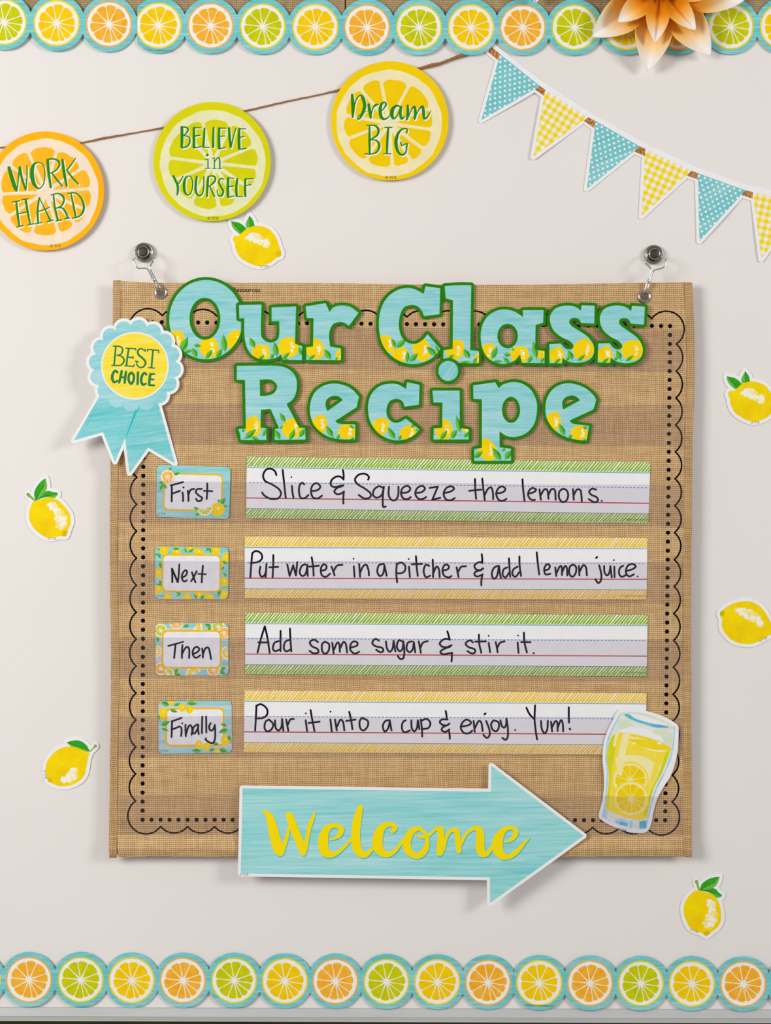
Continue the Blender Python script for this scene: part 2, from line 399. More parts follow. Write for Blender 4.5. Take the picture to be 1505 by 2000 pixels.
# whiteboard: enamel sheet and the aluminium rail along its lower edge
wb = empty('whiteboard', (0, 0, CZ), 'large white magnetic board carrying the whole citrus display', 'whiteboard')
boxm('board_panel', X0, X1, CZ+(1000-1976)*S, CZ+(1000-45)*S, -0.024, 0, 'board_white', wb, Vector((0, 0, CZ)))
prof = [(1968.6, -.024), (1968.6, .0022), (1969.6, .0030), (1970.6, .0026), (1987.0, .0085), (1988.0, .0070), (1988.9, .0070), (1989.5, .0092), (1991.2, .0092), (1991.8, .0080), (1992.5, .0080), (1993.1, .0100), (1996.0, .0100), (1996.6, .009), (1996.6, -.024)]
def extr(name, prof, mat, parent, org):
    V, F = [], []
    for x in (X0, X1):
        for py, h in prof: q = P(752.5, py+.003*(x/S), h); V.append((x, -h, q.z))
    n = len(prof)
    for i in range(n-1): F.append([i, i+1, n+i+1, n+i])
    F.append(list(range(n))[::-1]); F.append([n+i for i in range(n)])
    return mk(name, V, F, [mat], None, parent, org)
r_ = extr('bottom_rail', prof, 'aluminium_paint', wb, Vector((0, 0, CZ)))
r_['label'] = 'grey aluminium rail with fine grooves'
# burlap paper sheets covering the board above
def paper(x0, x1, name, label):
    a, b = P(x0, -420, .0008), P(x1, 46, .0008)
    o = boxm(name, a.x, b.x, b.z, a.z, -.02, .0008, 'burlap_paper', None, Vector(((a.x+b.x)/2, 0, b.z)))
    return tagit(o, label, 'backing paper', 'burlap sheets above the whiteboard')
paper(-1700, 673, 'backing_paper', 'brown burlap-weave backing sheet above the top border, left of the dark seam')
paper(675.2, 3200, 'backing_paper', 'brown burlap-weave backing sheet above the top border, right of the dark seam')
CH = 0.019      # front of the pocket chart off the board

# ---------------------------------------------------------------- citrus slices
BA = [100, 65, 20, -9, -37, -62, -80, -111, -151, 174, 135]
def wedges(cx, cy, R, r0, gap, angs, rot=0, round_=.07):
    out = []; A = sorted([(a+rot) % 360 for a in angs])
    for i in range(len(A)):
        a1 = math.radians(A[i]); a2 = math.radians(A[(i+1) % len(A)]+(360 if i == len(A)-1 else 0)); mid = (a1+a2)/2; p = []
        g = gap*random.uniform(.85, 1.15)
        hw = (a2-a1)/2; rin = max(r0, g/2/math.sin(hw)+r0*.3)
        p.append((rin, mid))
        for rr in (.5*R, .86*R): p.append((rr, a1+math.asin(g/2/rr)))
        n = 7; R2 = R*random.uniform(.97, 1.03)
        for k in range(n+1):
            t = k/n; e = abs(2*t-1); rr = R2*(1-round_*e**4)*(1+random.uniform(-.008, .008)); d = math.asin(g/2/rr)
            p.append((rr, a1+d+(a2-a1-2*d)*t))
        for rr in (.86*R, .5*R): p.append((rr, a2-math.asin(g/2/rr)))
        out.append([(cx+r*math.cos(a), cy-r*math.sin(a)) for r, a in p])
    return out
def slice_layers(part, kind, cx, cy, R, rot=0, clip=None, gap=1.5):
    return [L(part, 'rind_'+kind, [disc(cx, cy, R, 60, jit=.012)], clip=clip), L(part, 'pith_white', [disc(cx, cy, R*.935, 60, jit=.008)], clip=clip),
            L(part, 'flesh_'+kind, wedges(cx, cy, R*.80, R*.10, gap*R/45, BA, rot), clip=clip)]

def border(name, label, cs, h, extra=None, r=55.0, cut=None):
    """scalloped strip: cs = (x, y, kind)"""
    ctr = cs[len(cs)//2]; root = empty(name, P(ctr[0], ctr[1], 0), label, 'border strip', 'citrus border strips')
    solid = [disc(x, y, r, 64) for x, y, k in cs]
    for a, b in zip(cs, cs[1:]): solid.append([(a[0], a[1]-18), (b[0], b[1]-18), (b[0], b[1]+18), (a[0], a[1]+18)])
    if extra: solid += extra
    Ls = [L('card_strip', 'turquoise_border', solid, holes=[[(cut-120, -60), (cut, -60), (cut, 2060), (cut-120, 2060)]] if cut else [])]
    for i, (x, y, k) in enumerate(cs): Ls += slice_layers('citrus_slice#%d' % i, k, x-.5, y+.5, 45, clip=0)
    objs = sheet(root, Ls, h, .0005, 26)
    for i, (x, y, k) in enumerate(cs):
        if 'citrus_slice#%d' % i in objs: objs['citrus_slice#%d' % i]['label'] = {'yellow': 'printed lemon slice', 'orange': 'printed orange slice', 'lime': 'printed lime slice'}[k]
    return root
O_, Y_, L_ = 'orange', 'yellow', 'lime'
topB = [(309.8, 49.3, Y_), (411.5, 50, O_), (513.5, 51, L_), (616, 52, Y_), (717, 52.8, O_), (818.5, 52.8, L_), (920, 53, Y_), (1021, 53, O_), (1122, 53, L_), (1223.5, 52.5, Y_), (1325, 52, O_), (1427, 51.5, L_), (1529, 51, Y_), (1630, 50.5, O_)]
hb = lambda x, y: .0048+.0010*math.sin(x/61.0)+.0007*math.sin(x/143.0+1)
b1 = border('border_strip', 'scalloped turquoise citrus border along the top, long strip right of the overlap', topB, hb, cut=268)
b2 = border('border_strip', 'short end of scalloped citrus border at top left, under the long strip', [(-196, 40, O_), (-94, 40, Y_), (8, 42.5, L_), (111, 44.5, Y_), (213, 46.5, O_)], lambda x, y: hb(x, y)-.0012 if x > 235 else hb(x, y)-.0006, [[(213, 30), (276, 32), (276, 66), (213, 66)]])
botA = [(-143, 1912.5, L_), (-43, 1913, Y_), (57, 1913, O_), (158, 1913, L_), (257.5, 1914, Y_), (357.5, 1914.3, O_), (457.5, 1914.5, L_), (556.5, 1915.5, Y_), (655, 1916.2, O_), (754.8, 1917, L_), (854, 1917.5, Y_), (953, 1918.5, O_)]
botB = [(1053, 1919.2, Y_), (1152.3, 1919.8, O_), (1251.5, 1920.3, L_), (1351, 1921, Y_), (1451, 1921.5, O_), (1551, 1922, L_), (1651, 1922, Y_)]
hb2 = lambda x, y: .0036+.0008*math.sin(x/57.0)+max(0, (y-1955))*.00012
b3 = border('border_strip', 'scalloped turquoise citrus border along the bottom, ten-slice strip from the left edge', botA, lambda x, y: hb2(x, y), [[(953, 1900), (1006, 1900), (1006, 1937), (953, 1937)]], 54.0)
b4 = border('border_strip', 'scalloped turquoise citrus border at bottom right, starting with a yellow slice', botB, lambda x, y: hb2(x, y)+.0008, None, 54.0, cut=1002.5)
typed(b1, '© Teacher Created Resources', 309, 97.5, 3.4, 'black_ink', .0075, rot=-.05)
typed(b4, '© Teacher Created Resources', 1052, 1963.5, 3.4, 'black_ink', .0085, rot=-.05)

# ---------------------------------------------------------------- twine
def interp(pts, x):
    for a, b in zip(pts, pts[1:]):
        if a[0] <= x <= b[0]: t = (x-a[0])/(b[0]-a[0]); return tuple(a[k]+(b[k]-a[k])*t for k in range(len(a)))
    return pts[-1] if x > pts[-1][0] else pts[0]
tw = empty('twine', P(560, 198, .002), 'thin brown twine strung behind the three round citrus signs', 'twine')
path = cr_open([(-80, 300, 1.0), (0, 288, 1.0), (88, 287, 1.0), (157, 279, 1.1), (201, 270, 1.5), (242, 263, 1.2), (280, 256.4, 1.0), (317, 249.6, 1.3), (400, 233, 1.1), (477, 217, 1.3), (560, 198, 1.2), (620, 185.6, 1.1), (664, 175, 1.5), (740, 154, 1.4), (816, 134.4, 2.0), (845, 127, 2.6), (862, 123, 2.1), (885, 114, 2.3), (900, 109, 2.6), (925, 100, 1.8), (945, 90, 1.6)], 1.6)
for ph in (0, math.pi):
    pts, rr, s_ = [], [], 0
    for i, (x, y, r) in enumerate(path):
        if i: s_ += math.dist(path[i-1][:2], (x, y))
        a = s_*2*math.pi/9.5+ph
        pts.append(P(x, y+math.cos(a)*r*.62, .0005+1.56*r*S+math.sin(a)*r*.62*S)); rr.append(r*.92*S*(1+.12*math.sin(s_*.9+ph)))
    tube('strand', pts, rr, 'twine_brown', tw, tw.location, 6)
V, F = [], []
for k in range(150):
    i = random.randrange(len(path)); x, y, r = path[i]; a = random.uniform(0, 6.28); l = random.uniform(4, 13); c = random.uniform(-1, 1)
    prev = None
    for j in range(5):
        t = j/4; q = P(x+math.cos(a+c*t)*l*t, y+math.sin(a+c*t)*l*t*.8, .003+.001*t); V += [q+Vector((0, 0, .00005)), q-Vector((0, 0, .00005)), q+Vector((.00005, -.00005, 0))]
        n = len(V)
        if j:
            for u in range(3): F.append([n-6+u, n-6+(u+1) % 3, n-3+(u+1) % 3, n-3+u])
tagit(mk('fibres', V, F, ['twine_brown'], None, tw, tw.location), kind='stuff')

# ---------------------------------------------------------------- round signs
SA = [100.7, 62, 20, -8.5, -37, -60, -85.5, -122, -159, 169.5, 130]
def sign(label, cx, cy, sx, sy, kind, rot, txt, zm, sc, sh):
    root = empty('round_sign', P(cx, cy, .002), label, 'sign', 'round citrus slogan signs')
    Ls = [L('card', 'sign_'+kind, [disc(cx, cy, 114.5, 120, ry=116.3)]), L('pith', 'sign_%s_pith' % kind, [disc(sx, sy, 103, 140, ry=104, jit=.012)])]
    for i, wd in enumerate(wedges(sx, sy, 87, 11, 6.0, SA, rot, .06)): Ls.append(L('segment#%d' % i, 'sign_%s_flesh' % kind, [wd]))
    hh = lambda x, y: .0072+.000010*(x-cx)
    sheet(root, Ls, hh, .0006, 40)
    bn = strokes(txt, zm, sc, 14)
    T = [L('lettering', 'card_white', band=shift(bn, *sh)), L('lettering', 'lettering_green', band=bn)]
    sheet(root, T, lambda x, y: hh(x, y)+.00008)
    typed(root, '© TCR', cx+(2 if kind != 'orange' else 20), cy+(111 if kind != 'orange' else 107.5), 5.5, 'small_ink', .0075)
    return root
sign('orange slice sign reading WORK HARD, cut by the left edge', 88.5, 373, 89, 375, 'orange', 13,
 '95,472,36 112,530,40 132,600,42 155,670,40 172,712,24;176,714,18 192,600,14 206,465,24;208,465,26 225,560,26 248,640,24 270,705,18;272,704,14 284,560,14 283,450,14;'
 '400,416,12 360,430,26 338,490,40 338,560,44 352,630,40 385,678,24 410,690,14 450,655,12 470,580,12 470,500,12 448,435,12 400,416,12;'
 '500,388,30 512,530,28 533,675,26;500,385,18 560,378,18 610,400,22 625,440,20 590,495,16 530,528,12;548,530,16 600,600,20 655,665,14;'
 '655,388,26 672,520,32 700,662,22;790,372,12 750,435,14 700,500,16;702,498,14 760,575,20 822,642,16;'
 '172,835,20 185,960,24 205,1088,18;270,808,24 290,930,24 318,1066,16;190,956,13 300,932,13;130,832,13 205,818,13;232,806,13 296,797,13;176,1094,13 240,1078,13;285,1074,13 355,1058,13;'
 '412,788,18 395,920,22 400,1050,22;412,785,12 470,900,14 530,1028,22;390,932,13 455,915,13 518,885,12;372,1060,13 438,1046,13;494,1039,13 556,1021,13;'
 '562,758,18 575,880,20 608,1022,22;537,757,13 600,742,14 655,765,22 672,810,20 648,868,16 588,898,12;592,893,12 655,895,18 695,950,22 712,998,20;588,1030,13 648,1018,13;680,1006,13 733,998,13;'
 '745,738,14 770,860,20 797,992,20;714,742,14 790,737,16 850,788,18 880,870,24 868,940,22 825,985,16 760,1001,13', Zm(0, 240, 5.375), 5.375, (2.1, 2.3))
sign('lime slice sign reading BELIEVE in YOURSELF', 414, 315.5, 415.5, 319, 'lime', 3,
 '403,368,30 405,480,32 402,576,28;400,366,16 450,370,18 470,395,18 450,432,16 418,455,12;418,455,12 475,470,16 488,520,18 460,568,18 405,585,16;'
 '530,375,26 530,480,30 530,578,30;530,372,14 600,375,12;535,462,14 592,452,14;530,585,16 608,572,12;'
 '641,380,20 636,480,24 628,572,26;628,580,14 692,580,12;736,372,20 732,480,24 732,575,26;'
 '795,380,26 792,480,30 795,585,30;795,378,14 865,378,12;795,465,13 855,460,12;795,596,14 862,582,12;'
 '898,378,26 905,480,28 915,578,22;917,578,18 945,470,14 970,380,13;'
 '1005,385,24 1002,480,30 1005,590,30;1005,385,14 1073,385,12;1005,475,13 1058,465,12;1005,602,14 1078,590,13;'
 '670,660,30;677,708,14 678,800,14;648,708,9 680,702,9;650,800,10 702,798,10;745,692,13 745,800,14;722,694,9 745,690,9;725,802,10 765,802,10;748,732,10 780,688,14 800,712,16 802,797,16;785,804,10 825,800,10;'
 '315,882,24 338,930,26 358,975,26 362,1030,26 355,1078,18;370,960,14 395,920,13 415,882,13;'
 '468,880,12 440,905,24 427,970,30 432,1040,28 460,1080,16 495,1062,13 515,1000,13 515,930,13 495,887,12 468,880,12;'
 '560,885,22 548,970,26 550,1040,26 575,1085,20 612,1075,16 632,1010,14 634,888,14;'
 '680,888,22 673,980,26 666,1095,20;680,886,14 730,880,18 755,905,20 740,948,20 690,988,12;695,985,14 745,1095,18;'
 '845,918,12 818,905,14 792,940,18 812,990,20 838,1040,22 822,1085,20 792,1088,16 775,1050,12 776,1025,10;'
 '890,902,26 885,1000,30 888,1098,30;890,900,13 950,906,12;890,990,12 945,988,12;885,1106,14 952,1090,12;'
 '985,910,22 975,1000,26 978,1088,26;978,1096,13 1043,1098,12;1070,914,22 1066,1000,26 1070,1092,24;1070,912,13 1150,908,12;1070,982,12 1130,970,12', Zm(280, 180, 5.375), 5.375, (1.9, 2.1))
sign('yellow lemon slice sign reading Dream BIG', 761, 236, 759.5, 240.5, 'yellow', 0,
 '362,458,26 368,520,36 372,600,38 368,690,22;380,610,12 405,510,13 445,462,14 468,478,30 488,530,36 492,590,36 470,655,32 442,705,20 422,712,13 425,685,11 455,660,9 512,630,7;'
 '535,560,28 548,630,34 558,698,24;560,680,12 580,600,13 608,566,26 634,558,16;'
 '650,645,12 695,600,13 718,560,22 702,536,16 670,555,28 655,620,36 668,690,32 700,715,22 745,690,12 772,645,10;'
 '868,585,18 830,572,22 790,605,38 778,665,40 798,708,22 838,672,11 865,600,12;878,585,24 868,650,30 882,708,26 918,680,9;'
 '945,570,24 948,640,30 938,712,26;955,690,10 985,615,12 1015,582,24 1027,640,30 1018,708,26;1030,680,10 1062,615,12 1100,580,26 1112,645,32 1118,705,26 1152,690,18 1190,622,6;'
 '545,782,16 545,860,24 545,940,26 547,1072,20;517,778,14 562,778,14;548,778,13 605,783,18 640,825,26 622,885,20 552,928,12;552,928,12 620,940,18 647,995,26 620,1058,20 560,1080,14 497,1076,14;'
 '742,803,22 732,930,26 728,1070,20;706,800,14 780,801,14;692,1075,13 768,1078,13;'
 '935,860,14 938,818,15 890,818,18 845,865,28 822,950,36 838,1040,30 878,1088,22 925,1062,18 938,972,18;878,994,13 930,970,13 946,970,12;873,958,18 880,992,14', Zm(620, 100, 5.375), 5.375, (2.1, 2.3))

# ---------------------------------------------------------------- lemon stickers
def blobs(cl, n, r, seed):
    random.seed(seed); a, b = [], []
    for k in range(n):
        t = random.random()*(len(cl)-1); i = int(t); f = t-i; x = cl[i][0]+(cl[i+1][0]-cl[i][0])*f; y = cl[i][1]+(cl[i+1][1]-cl[i][1])*f; w = cl[i][2]+(cl[i+1][2]-cl[i][2])*f
        an = random.random()*6.28; rr = w*math.sqrt(random.random())
        (a if k % 3 else b).append(disc(x+rr*math.cos(an), y+rr*math.sin(an), r*random.uniform(.4, 1.2), 10))
    return a, b
def lemon_sticker(label, zm, sc, body, leaves, stems, hl, dark, tip, T=None, bw=6.6, mark=None):
    tr = (lambda ps: xf(ps, *T)) if T else (lambda ps: ps)
    body = tr([loop([zm(p) for p in body])]); lv = [(tr([loop([zm(p) for p in a])]), tr([loop([zm(p) for p in b])]), tr(band(cr_open([zm(p) for p in c], 3), 1.0, nd=6))) for a, b, c in leaves]
    st = tr(sum([band([zm(p[:2])+(p[2]/sc,) for p in s]) for s in stems], []))
    cx = sum(p[0] for p in body[0])/len(body[0]); cy = sum(p[1] for p in body[0])/len(body[0])
    root = empty('lemon_cutout', P(cx, cy, .001), label, 'cutout', 'lemon paper cutouts stuck to the board')
    bd = list(st)
    outl = band(body[0], bw*2, True, 10)
    for a, b, c in lv: outl += band(a[0], bw*2, True, 10)
    if stems: outl += band([p for s in stems for p in [tr([[zm(q[:2])]])[0][0] for q in s]], bw*2+2)
    a, b = blobs([zm(p[:2])+(p[2]/sc,) for p in hl], 95, 3.3, 3); a, b = tr(a), tr(b)
    Ls = [L('card', 'card_white', body+[q[0][0] for q in lv], band=outl)]
    for q in lv:
        k_ = 'leaf_print#%d' % len(Ls); Ls += [L(k_, 'leaf_dark', q[0]), L(k_, 'leaf_light', q[1], clip=len(Ls)), L(k_, 'leaf_vein', band=q[2], clip=len(Ls))]
    if st: Ls.append(L('stem_print', 'stem_green', band=st))
    bi = len(Ls)
    Ls += [L('lemon_print', 'lemon_yellow', body), L('lemon_print', 'lemon_green' if tip[3:] else 'lemon_shade', tr([disc(*zm(tip[:2]), tip[2]/sc, 14)]), clip=bi),
           L('lemon_print', 'highlight_soft', band=tr([disc(p[0]+(k_-2)*.6, p[1], p[2]*random.uniform(.85, 1.1), 18) for k_, p in enumerate([zm(q[:2])+(q[2]/sc,) for q in hl])]), clip=bi),
           L('lemon_print', 'highlight_cream', band=a, clip=bi), L('lemon_print', 'highlight_white', band=b, clip=bi)]
    sheet(root, Ls, .0014, .0005)
    if mark: typed(root, '© TCR', mark[0], mark[1], 4.2, 'small_ink', .00146, rot=mark[2])
    return root
zL = Zm(280, 180, 5.375)
A_body = [(1000, 1505, 1), (1090, 1430, 1), (1200, 1402, 1), (1320, 1440, 1), (1390, 1520, 1), (1420, 1605, 1), (1446, 1680, 1), (1440, 1722, 1), (1400, 1737, 1), (1330, 1790, 1), (1225, 1827, 1), (1130, 1805, 1), (1020, 1740, 1), (965, 1645, 1), (960, 1590, 1), (938, 1550, 1), (945, 1517, 1), (970, 1506, 1)]
A_leaf = [([(920, 1355), (1000, 1370, 1), (1055, 1405, 1), (1085, 1440), (1012, 1492), (950, 1440, 1), (925, 1395, 1)], [(920, 1355), (970, 1420), (1022, 1485), (1012, 1492), (950, 1440, 1), (925, 1395, 1)], [(922, 1358), (975, 1410), (1040, 1465)]),
          ([(1112, 1296), (1150, 1345, 1), (1168, 1405), (1140, 1415), (1082, 1428), (1072, 1385, 1), (1090, 1340, 1)], [(1112, 1296), (1108, 1350), (1115, 1420), (1080, 1430), (1072, 1385, 1), (1090, 1340, 1)], [(1112, 1300), (1112, 1350), (1118, 1415)])]
A_hl = [(1090, 1530, 25), (1170, 1520, 45), (1210, 1545, 55), (1270, 1580, 40), (1300, 1600, 25)]
lemon_sticker('lemon cutout with two leaves below the BELIEVE sign', zL, 5.375, A_body, A_leaf, [], A_hl, 0, (1425, 1705, 38), mark=(516, 520.5, .05))
lemon_sticker('lemon cutout with two leaves cut by the right edge, level with the ribbon rosette', zL, 5.375, A_body, A_leaf, [], A_hl, 0, (1425, 1705, 38), T=(math.radians(1.5), (451.2, 432.1), (967.5, 302.7)), mark=(1474.5, 825.5, .05))
zN = Zm(40, 910, 12.5)
B_body = [(345, 855, 1), (450, 830, 1), (560, 790, 1), (680, 765, 1), (800, 790, 1), (920, 840, 1), (1050, 960, 1), (1150, 1090, 1), (1215, 1210, 1), (1230, 1350, 1), (1210, 1450, 1), (1170, 1550, 1), (1140, 1650, 1), (1115, 1712, 1), (1060, 1725, 1), (950, 1718, 1), (850, 1745, 1), (730, 1765, 1), (620, 1745, 1), (480, 1660, 1), (380, 1580, 1), (270, 1440, 1), (215, 1300, 1), (210, 1150, 1), (240, 1000, 1), (285, 900, 1)]
B_leaf = [([(400, 838), (480, 740, 1), (600, 632, 1), (700, 610, 1), (800, 640, 1), (905, 655, 1), (910, 702, 1), (820, 792), (700, 765, 1), (560, 775, 1)], [(480, 800), (650, 745), (800, 720), (905, 690), (820, 792), (700, 765, 1), (560, 775, 1)], [(410, 830), (550, 740), (740, 720)]),
          ([(370, 858), (340, 760, 1), (335, 650, 1), (400, 500, 1), (500, 380, 1), (610, 298), (645, 430, 1), (640, 560, 1), (570, 680, 1), (450, 790, 1)], [(395, 820), (470, 660), (570, 500), (610, 298), (645, 430, 1), (640, 560, 1), (570, 680, 1), (450, 790, 1)], [(370, 850), (450, 680), (580, 480)])]
B_stem = [[(185, 700, 90), (240, 750, 60), (355, 850, 42)]]
B_hl = [(690, 950, 40), (780, 990, 90), (880, 1060, 90), (960, 1180, 110), (980, 1310, 150), (1000, 1420, 120), (930, 1480, 60)]
lemon_sticker('lemon cutout with leaves and stem, left of the First card', zN, 12.5, B_body, B_leaf, B_stem, B_hl, 0, (1095, 1660, 75), mark=(102, 1052.5, 0))
c0 = (40+185/12.5, 910+700/12.5); c1 = (1310+620/12.5, 1690+395/12.5)
lemon_sticker('lemon cutout with leaves and stem at lower right, above the bottom border', zN, 12.5, B_body, B_leaf, B_stem, B_hl, 0, (1095, 1660, 75), T=(math.radians(32), c0, (c1[0]-c0[0], c1[1]-c0[1]), .985), mark=(1355, 1818.3, -.35))
lemon_sticker('lemon cutout with one leaf and knobbed stem, left of the Finally card', Zm(70, 1420, 11.577), 11.577,
 [(700, 440, 1), (560, 480, 1), (430, 560, 1), (300, 700, 1), (235, 840, 1), (218, 980, 1), (235, 1080, 1), (255, 1185, 1), (290, 1240, 1), (350, 1265, 1), (430, 1305, 1), (530, 1335, 1), (740, 1330, 1), (880, 1280, 1), (1020, 1190, 1), (1110, 1060, 1), (1150, 880, 1), (1175, 700, 1), (1207, 635, 1), (1195, 575, 1), (1100, 540, 1), (950, 480, 1), (820, 445, 1)],
 [([(695, 345), (800, 315, 1), (940, 300, 1), (1060, 340, 1), (1160, 430, 1), (1217, 545), (1100, 575, 1), (990, 577, 1), (880, 510, 1), (780, 430, 1)], [(695, 345), (850, 420), (1000, 460), (1217, 545), (1100, 575, 1), (990, 577, 1), (880, 510, 1), (780, 430, 1)], [(700, 350), (900, 420), (1200, 530)])],
 [[(1345, 430, 76), (1335, 440, 40), (1270, 510, 30), (1205, 560, 30)]], [(860, 960, 40), (850, 1040, 100), (820, 1140, 100), (650, 1190, 70), (620, 1180, 60), (800, 1100, 130)], 0, (300, 1210, 60), mark=(88, 1512.5, -1.4))
lemon_sticker('plain lemon cutout without leaves cut by the right edge', Zm(1390, 1150, 13.087), 13.087,
 [(250, 560, 1), (340, 485, 1), (500, 390, 1), (680, 335, 1), (900, 315, 1), (1100, 370, 1), (1270, 490, 1), (1400, 670, 1), (1480, 820, 1), (1540, 960, 1), (1580, 1060, 1), (1540, 1140, 1), (1430, 1210, 1), (1280, 1290, 1), (1100, 1385, 1), (930, 1415, 1), (680, 1385, 1), (490, 1300, 1), (340, 1150, 1), (262, 1020, 1), (245, 900, 1), (258, 775, 1), (210, 705, 1), (195, 640, 1), (212, 590, 1)],
 [], [], [(650, 550, 70), (800, 600, 90), (950, 650, 150), (1050, 720, 130), (1200, 850, 80), (1250, 920, 50)], 0, (255, 625, 75, 1), mark=(1490, 1249, .5))

# ---------------------------------------------------------------- bunting
z7 = Zm(900, 80, 4.3); z8 = Zm(1205, 240, 5.017)
pen = [('d', [z7(p) for p in [(328, 110), (662, 378), (170, 665)]]), ('g', [z7(p) for p in [(706, 410), (1065, 640), (607, 972)]]), ('d', [z7(p) for p in [(1130, 672), (1502, 886), (1055, 1242)]]),
       ('g', [z8(p) for p in [(275, 255), (725, 467), (237, 915)]]), ('d', [z8(p) for p in [(788, 492), (1255, 660), (805, 1158)]]), ('g', [z8(p) for p in [(1328, 678), (1800, 780), (1410, 1335)]])]
ropes = [[z7(p) for p in [(250, 45), (328, 110), (310, 162), (225, 92)]], [z7(p) for p in [(662, 378), (706, 410), (697, 462), (618, 407)]], [z7(p) for p in [(1065, 640), (1130, 672), (1118, 735), (1030, 671)]],
         [z8(p) for p in [(218, 228), (275, 255), (270, 326), (160, 278)]], [z8(p) for p in [(725, 467), (788, 492), (787, 554), (678, 517)]], [z8(p) for p in [(1255, 660), (1328, 678), (1325, 743), (1212, 707)]]]
bu = empty('bunting_banner', P(1240, 290, .001), 'pennant bunting strip with dotted turquoise and yellow gingham flags sloping down to the right', 'bunting')
outl = []
for k, t in pen: outl += band(t, 11.5, True, 12)
for q in ropes: outl += band(q, 9.5, True, 10)
topl = [z7((240, 25)), z7((318, 80)), z7((668, 350)), z7((1075, 612)), z7((1505, 858)), z8((735, 440)), z8((1262, 632)), z8((1800, 745))]
outl += band([topl[0]]+topl[1:], 9.5)
Ls = [L('card', 'card_white', [t for k, t in pen]+ropes, band=outl), L('rope_print#0', 'rope_print', ropes[:1])]+[L('rope_print#%d' % (i+1), 'rope_print', [q]) for i, q in enumerate(ropes[1:])]
# dark twist marks of the printed rope
ink('rope_dark', (120, 62, 22))
for qi, q in enumerate(ropes):
    tw_m = []; ax = (q[1][0]-q[0][0], q[1][1]-q[0][1]); dn = (q[3][0]-q[0][0], q[3][1]-q[0][1])
    for t in (.1, .4, .7, 1.0): tw_m += band([(q[0][0]+ax[0]*t, q[0][1]+ax[1]*t), (q[0][0]+ax[0]*(t+.15)+dn[0], q[0][1]+ax[1]*(t+.15)+dn[1])], .9)
    Ls.append(L('rope_print#%d' % qi, 'rope_dark', band=tw_m, clip=1+qi))
for i, (k, t) in enumerate(pen):
    d = (t[1][0]-t[0][0], t[1][1]-t[0][1]); ln = math.hypot(*d); ux, uy = d[0]/ln, d[1]/ln; vx, vy = -uy, ux
    b = len(Ls)
    if k == 'd':
        Ls.append(L('pennant#%d' % i, 'turquoise_pennant' if i == 0 else 'turquoise_pennant_b', [t])); ds = []
        for a in range(-1, 14):
            for c in range(0, 18):
                x = 4.0+a*12.1+(6.05 if c % 2 else 0); y = 4.2+c*7.7
                ds.append(disc(t[0][0]+ux*x+vx*y, t[0][1]+uy*x+vy*y, 2.35, 12))
        Ls.append(L('pennant#%d' % i, 'card_white', ds, clip=b))
    else:
        Ls.append(L('pennant#%d' % i, 'gingham_light', [t])); wq, yq = [], []; p_ = 6.75
        for a in range(-2, 20):
            for c in range(0, 24):
                if (a+c) % 2: continue
                q = [(t[0][0]+ux*x+vx*y, t[0][1]+uy*x+vy*y) for x, y in ((a*p_+.05, c*p_+.05), ((a+1)*p_-.05, c*p_+.05), ((a+1)*p_-.05, (c+1)*p_-.05), (a*p_+.05, (c+1)*p_-.05))]
                (wq if a % 2 == 0 else yq).append(q)
        Ls += [L('pennant#%d' % i, 'gingham_white', wq, clip=b), L('pennant#%d' % i, 'gingham_yellow', yq, clip=b)]
po = sheet(bu, Ls, lambda x, y: .0014+.0022*max(0, math.sin((x-930)/64.0))**2*max(0, min(1, (y-(75+(x-930)*.6))/60)), .0005, 24)
for i, (k, t) in enumerate(pen): po['pennant#%d' % i]['label'] = 'turquoise pennant with white dots' if k == 'd' else 'yellow gingham pennant'

# ---------------------------------------------------------------- paper flowers
def flower(cx, cy, label, rots, sc=1.0, h0=.0085):
    root = empty('paper_flower', P(cx, cy, h0), label, 'paper flower', 'folded paper flowers over the top border'); org = Vector(root.location)
    TN = math.tan(math.pi/8)
    def petal(ang, r0, r1, wid, ha, hb_, dye0, dye1, hk):
        V, F, dy = [], [], []; NT, NS = 26, 12; rj = wid/TN*.98
        for i in range(NT+1):
            t = i/NT; r = r0+(r1-r0)*t
            if r < rj: q = r/rj; wv = wid*(q*1.06 if q < .8 else .848+(1-((1-q)/.2)**2)*.152)
            else: q = (r-rj)/(r1-rj); wv = wid*max(0, 1-q**1.75)**.92
            if i == NT: wv = 0
            for j in range(-NS, NS+1):
                s_ = j/NS; rr = r
                x = cx+rr*math.cos(ang)-s_*wv*math.sin(ang); y = cy+rr*math.sin(ang)+s_*wv*math.cos(ang)
                cup = hk*(abs(s_)**1.15)*min(1, wv/wid*1.1)
                V.append(P(x, y, ha+(hb_-ha)*t**1.3+cup)); dy.append(dye0+(dye1-dye0)*max(0, min(1, t))-.10*(1-abs(s_))*(1-t))
        n = 2*NS+1
        for i in range(NT):
            for j in range(n-1): F.append([i*n+j, i*n+j+1, (i+1)*n+j+1, (i+1)*n+j])
        o = mk('petal', V, F, ['flower_paper'], None, root, org, True)
        at = o.data.attributes.new('dye', 'FLOAT', 'POINT'); at.data.foreach_set('value', dy)
        md = o.modifiers.new('thick', 'SOLIDIFY'); md.thickness = .0003
    for k in range(8):
        petal(rots[0]+k*math.pi/4, 18*sc, rots[2]*sc, 36.5*sc, h0, h0+.007, -.05, 1.05, .019)
    for k in range(8):
        petal(rots[1]+k*math.pi/4, 8*sc, rots[3]*sc, 23*sc, h0+.018, h0+.026, -.25, 1.05, .018)
    for k in range(8):
        petal(rots[1]+(k+.5)*math.pi/4, 3*sc, 26*sc, 8*sc, h0+.028, h0+.034, -.3, .5, .006)
    return root
flower(1290, -25, 'orange and white folded paper flower over the top border at right', (math.radians(9), math.radians(6), 165, 108))
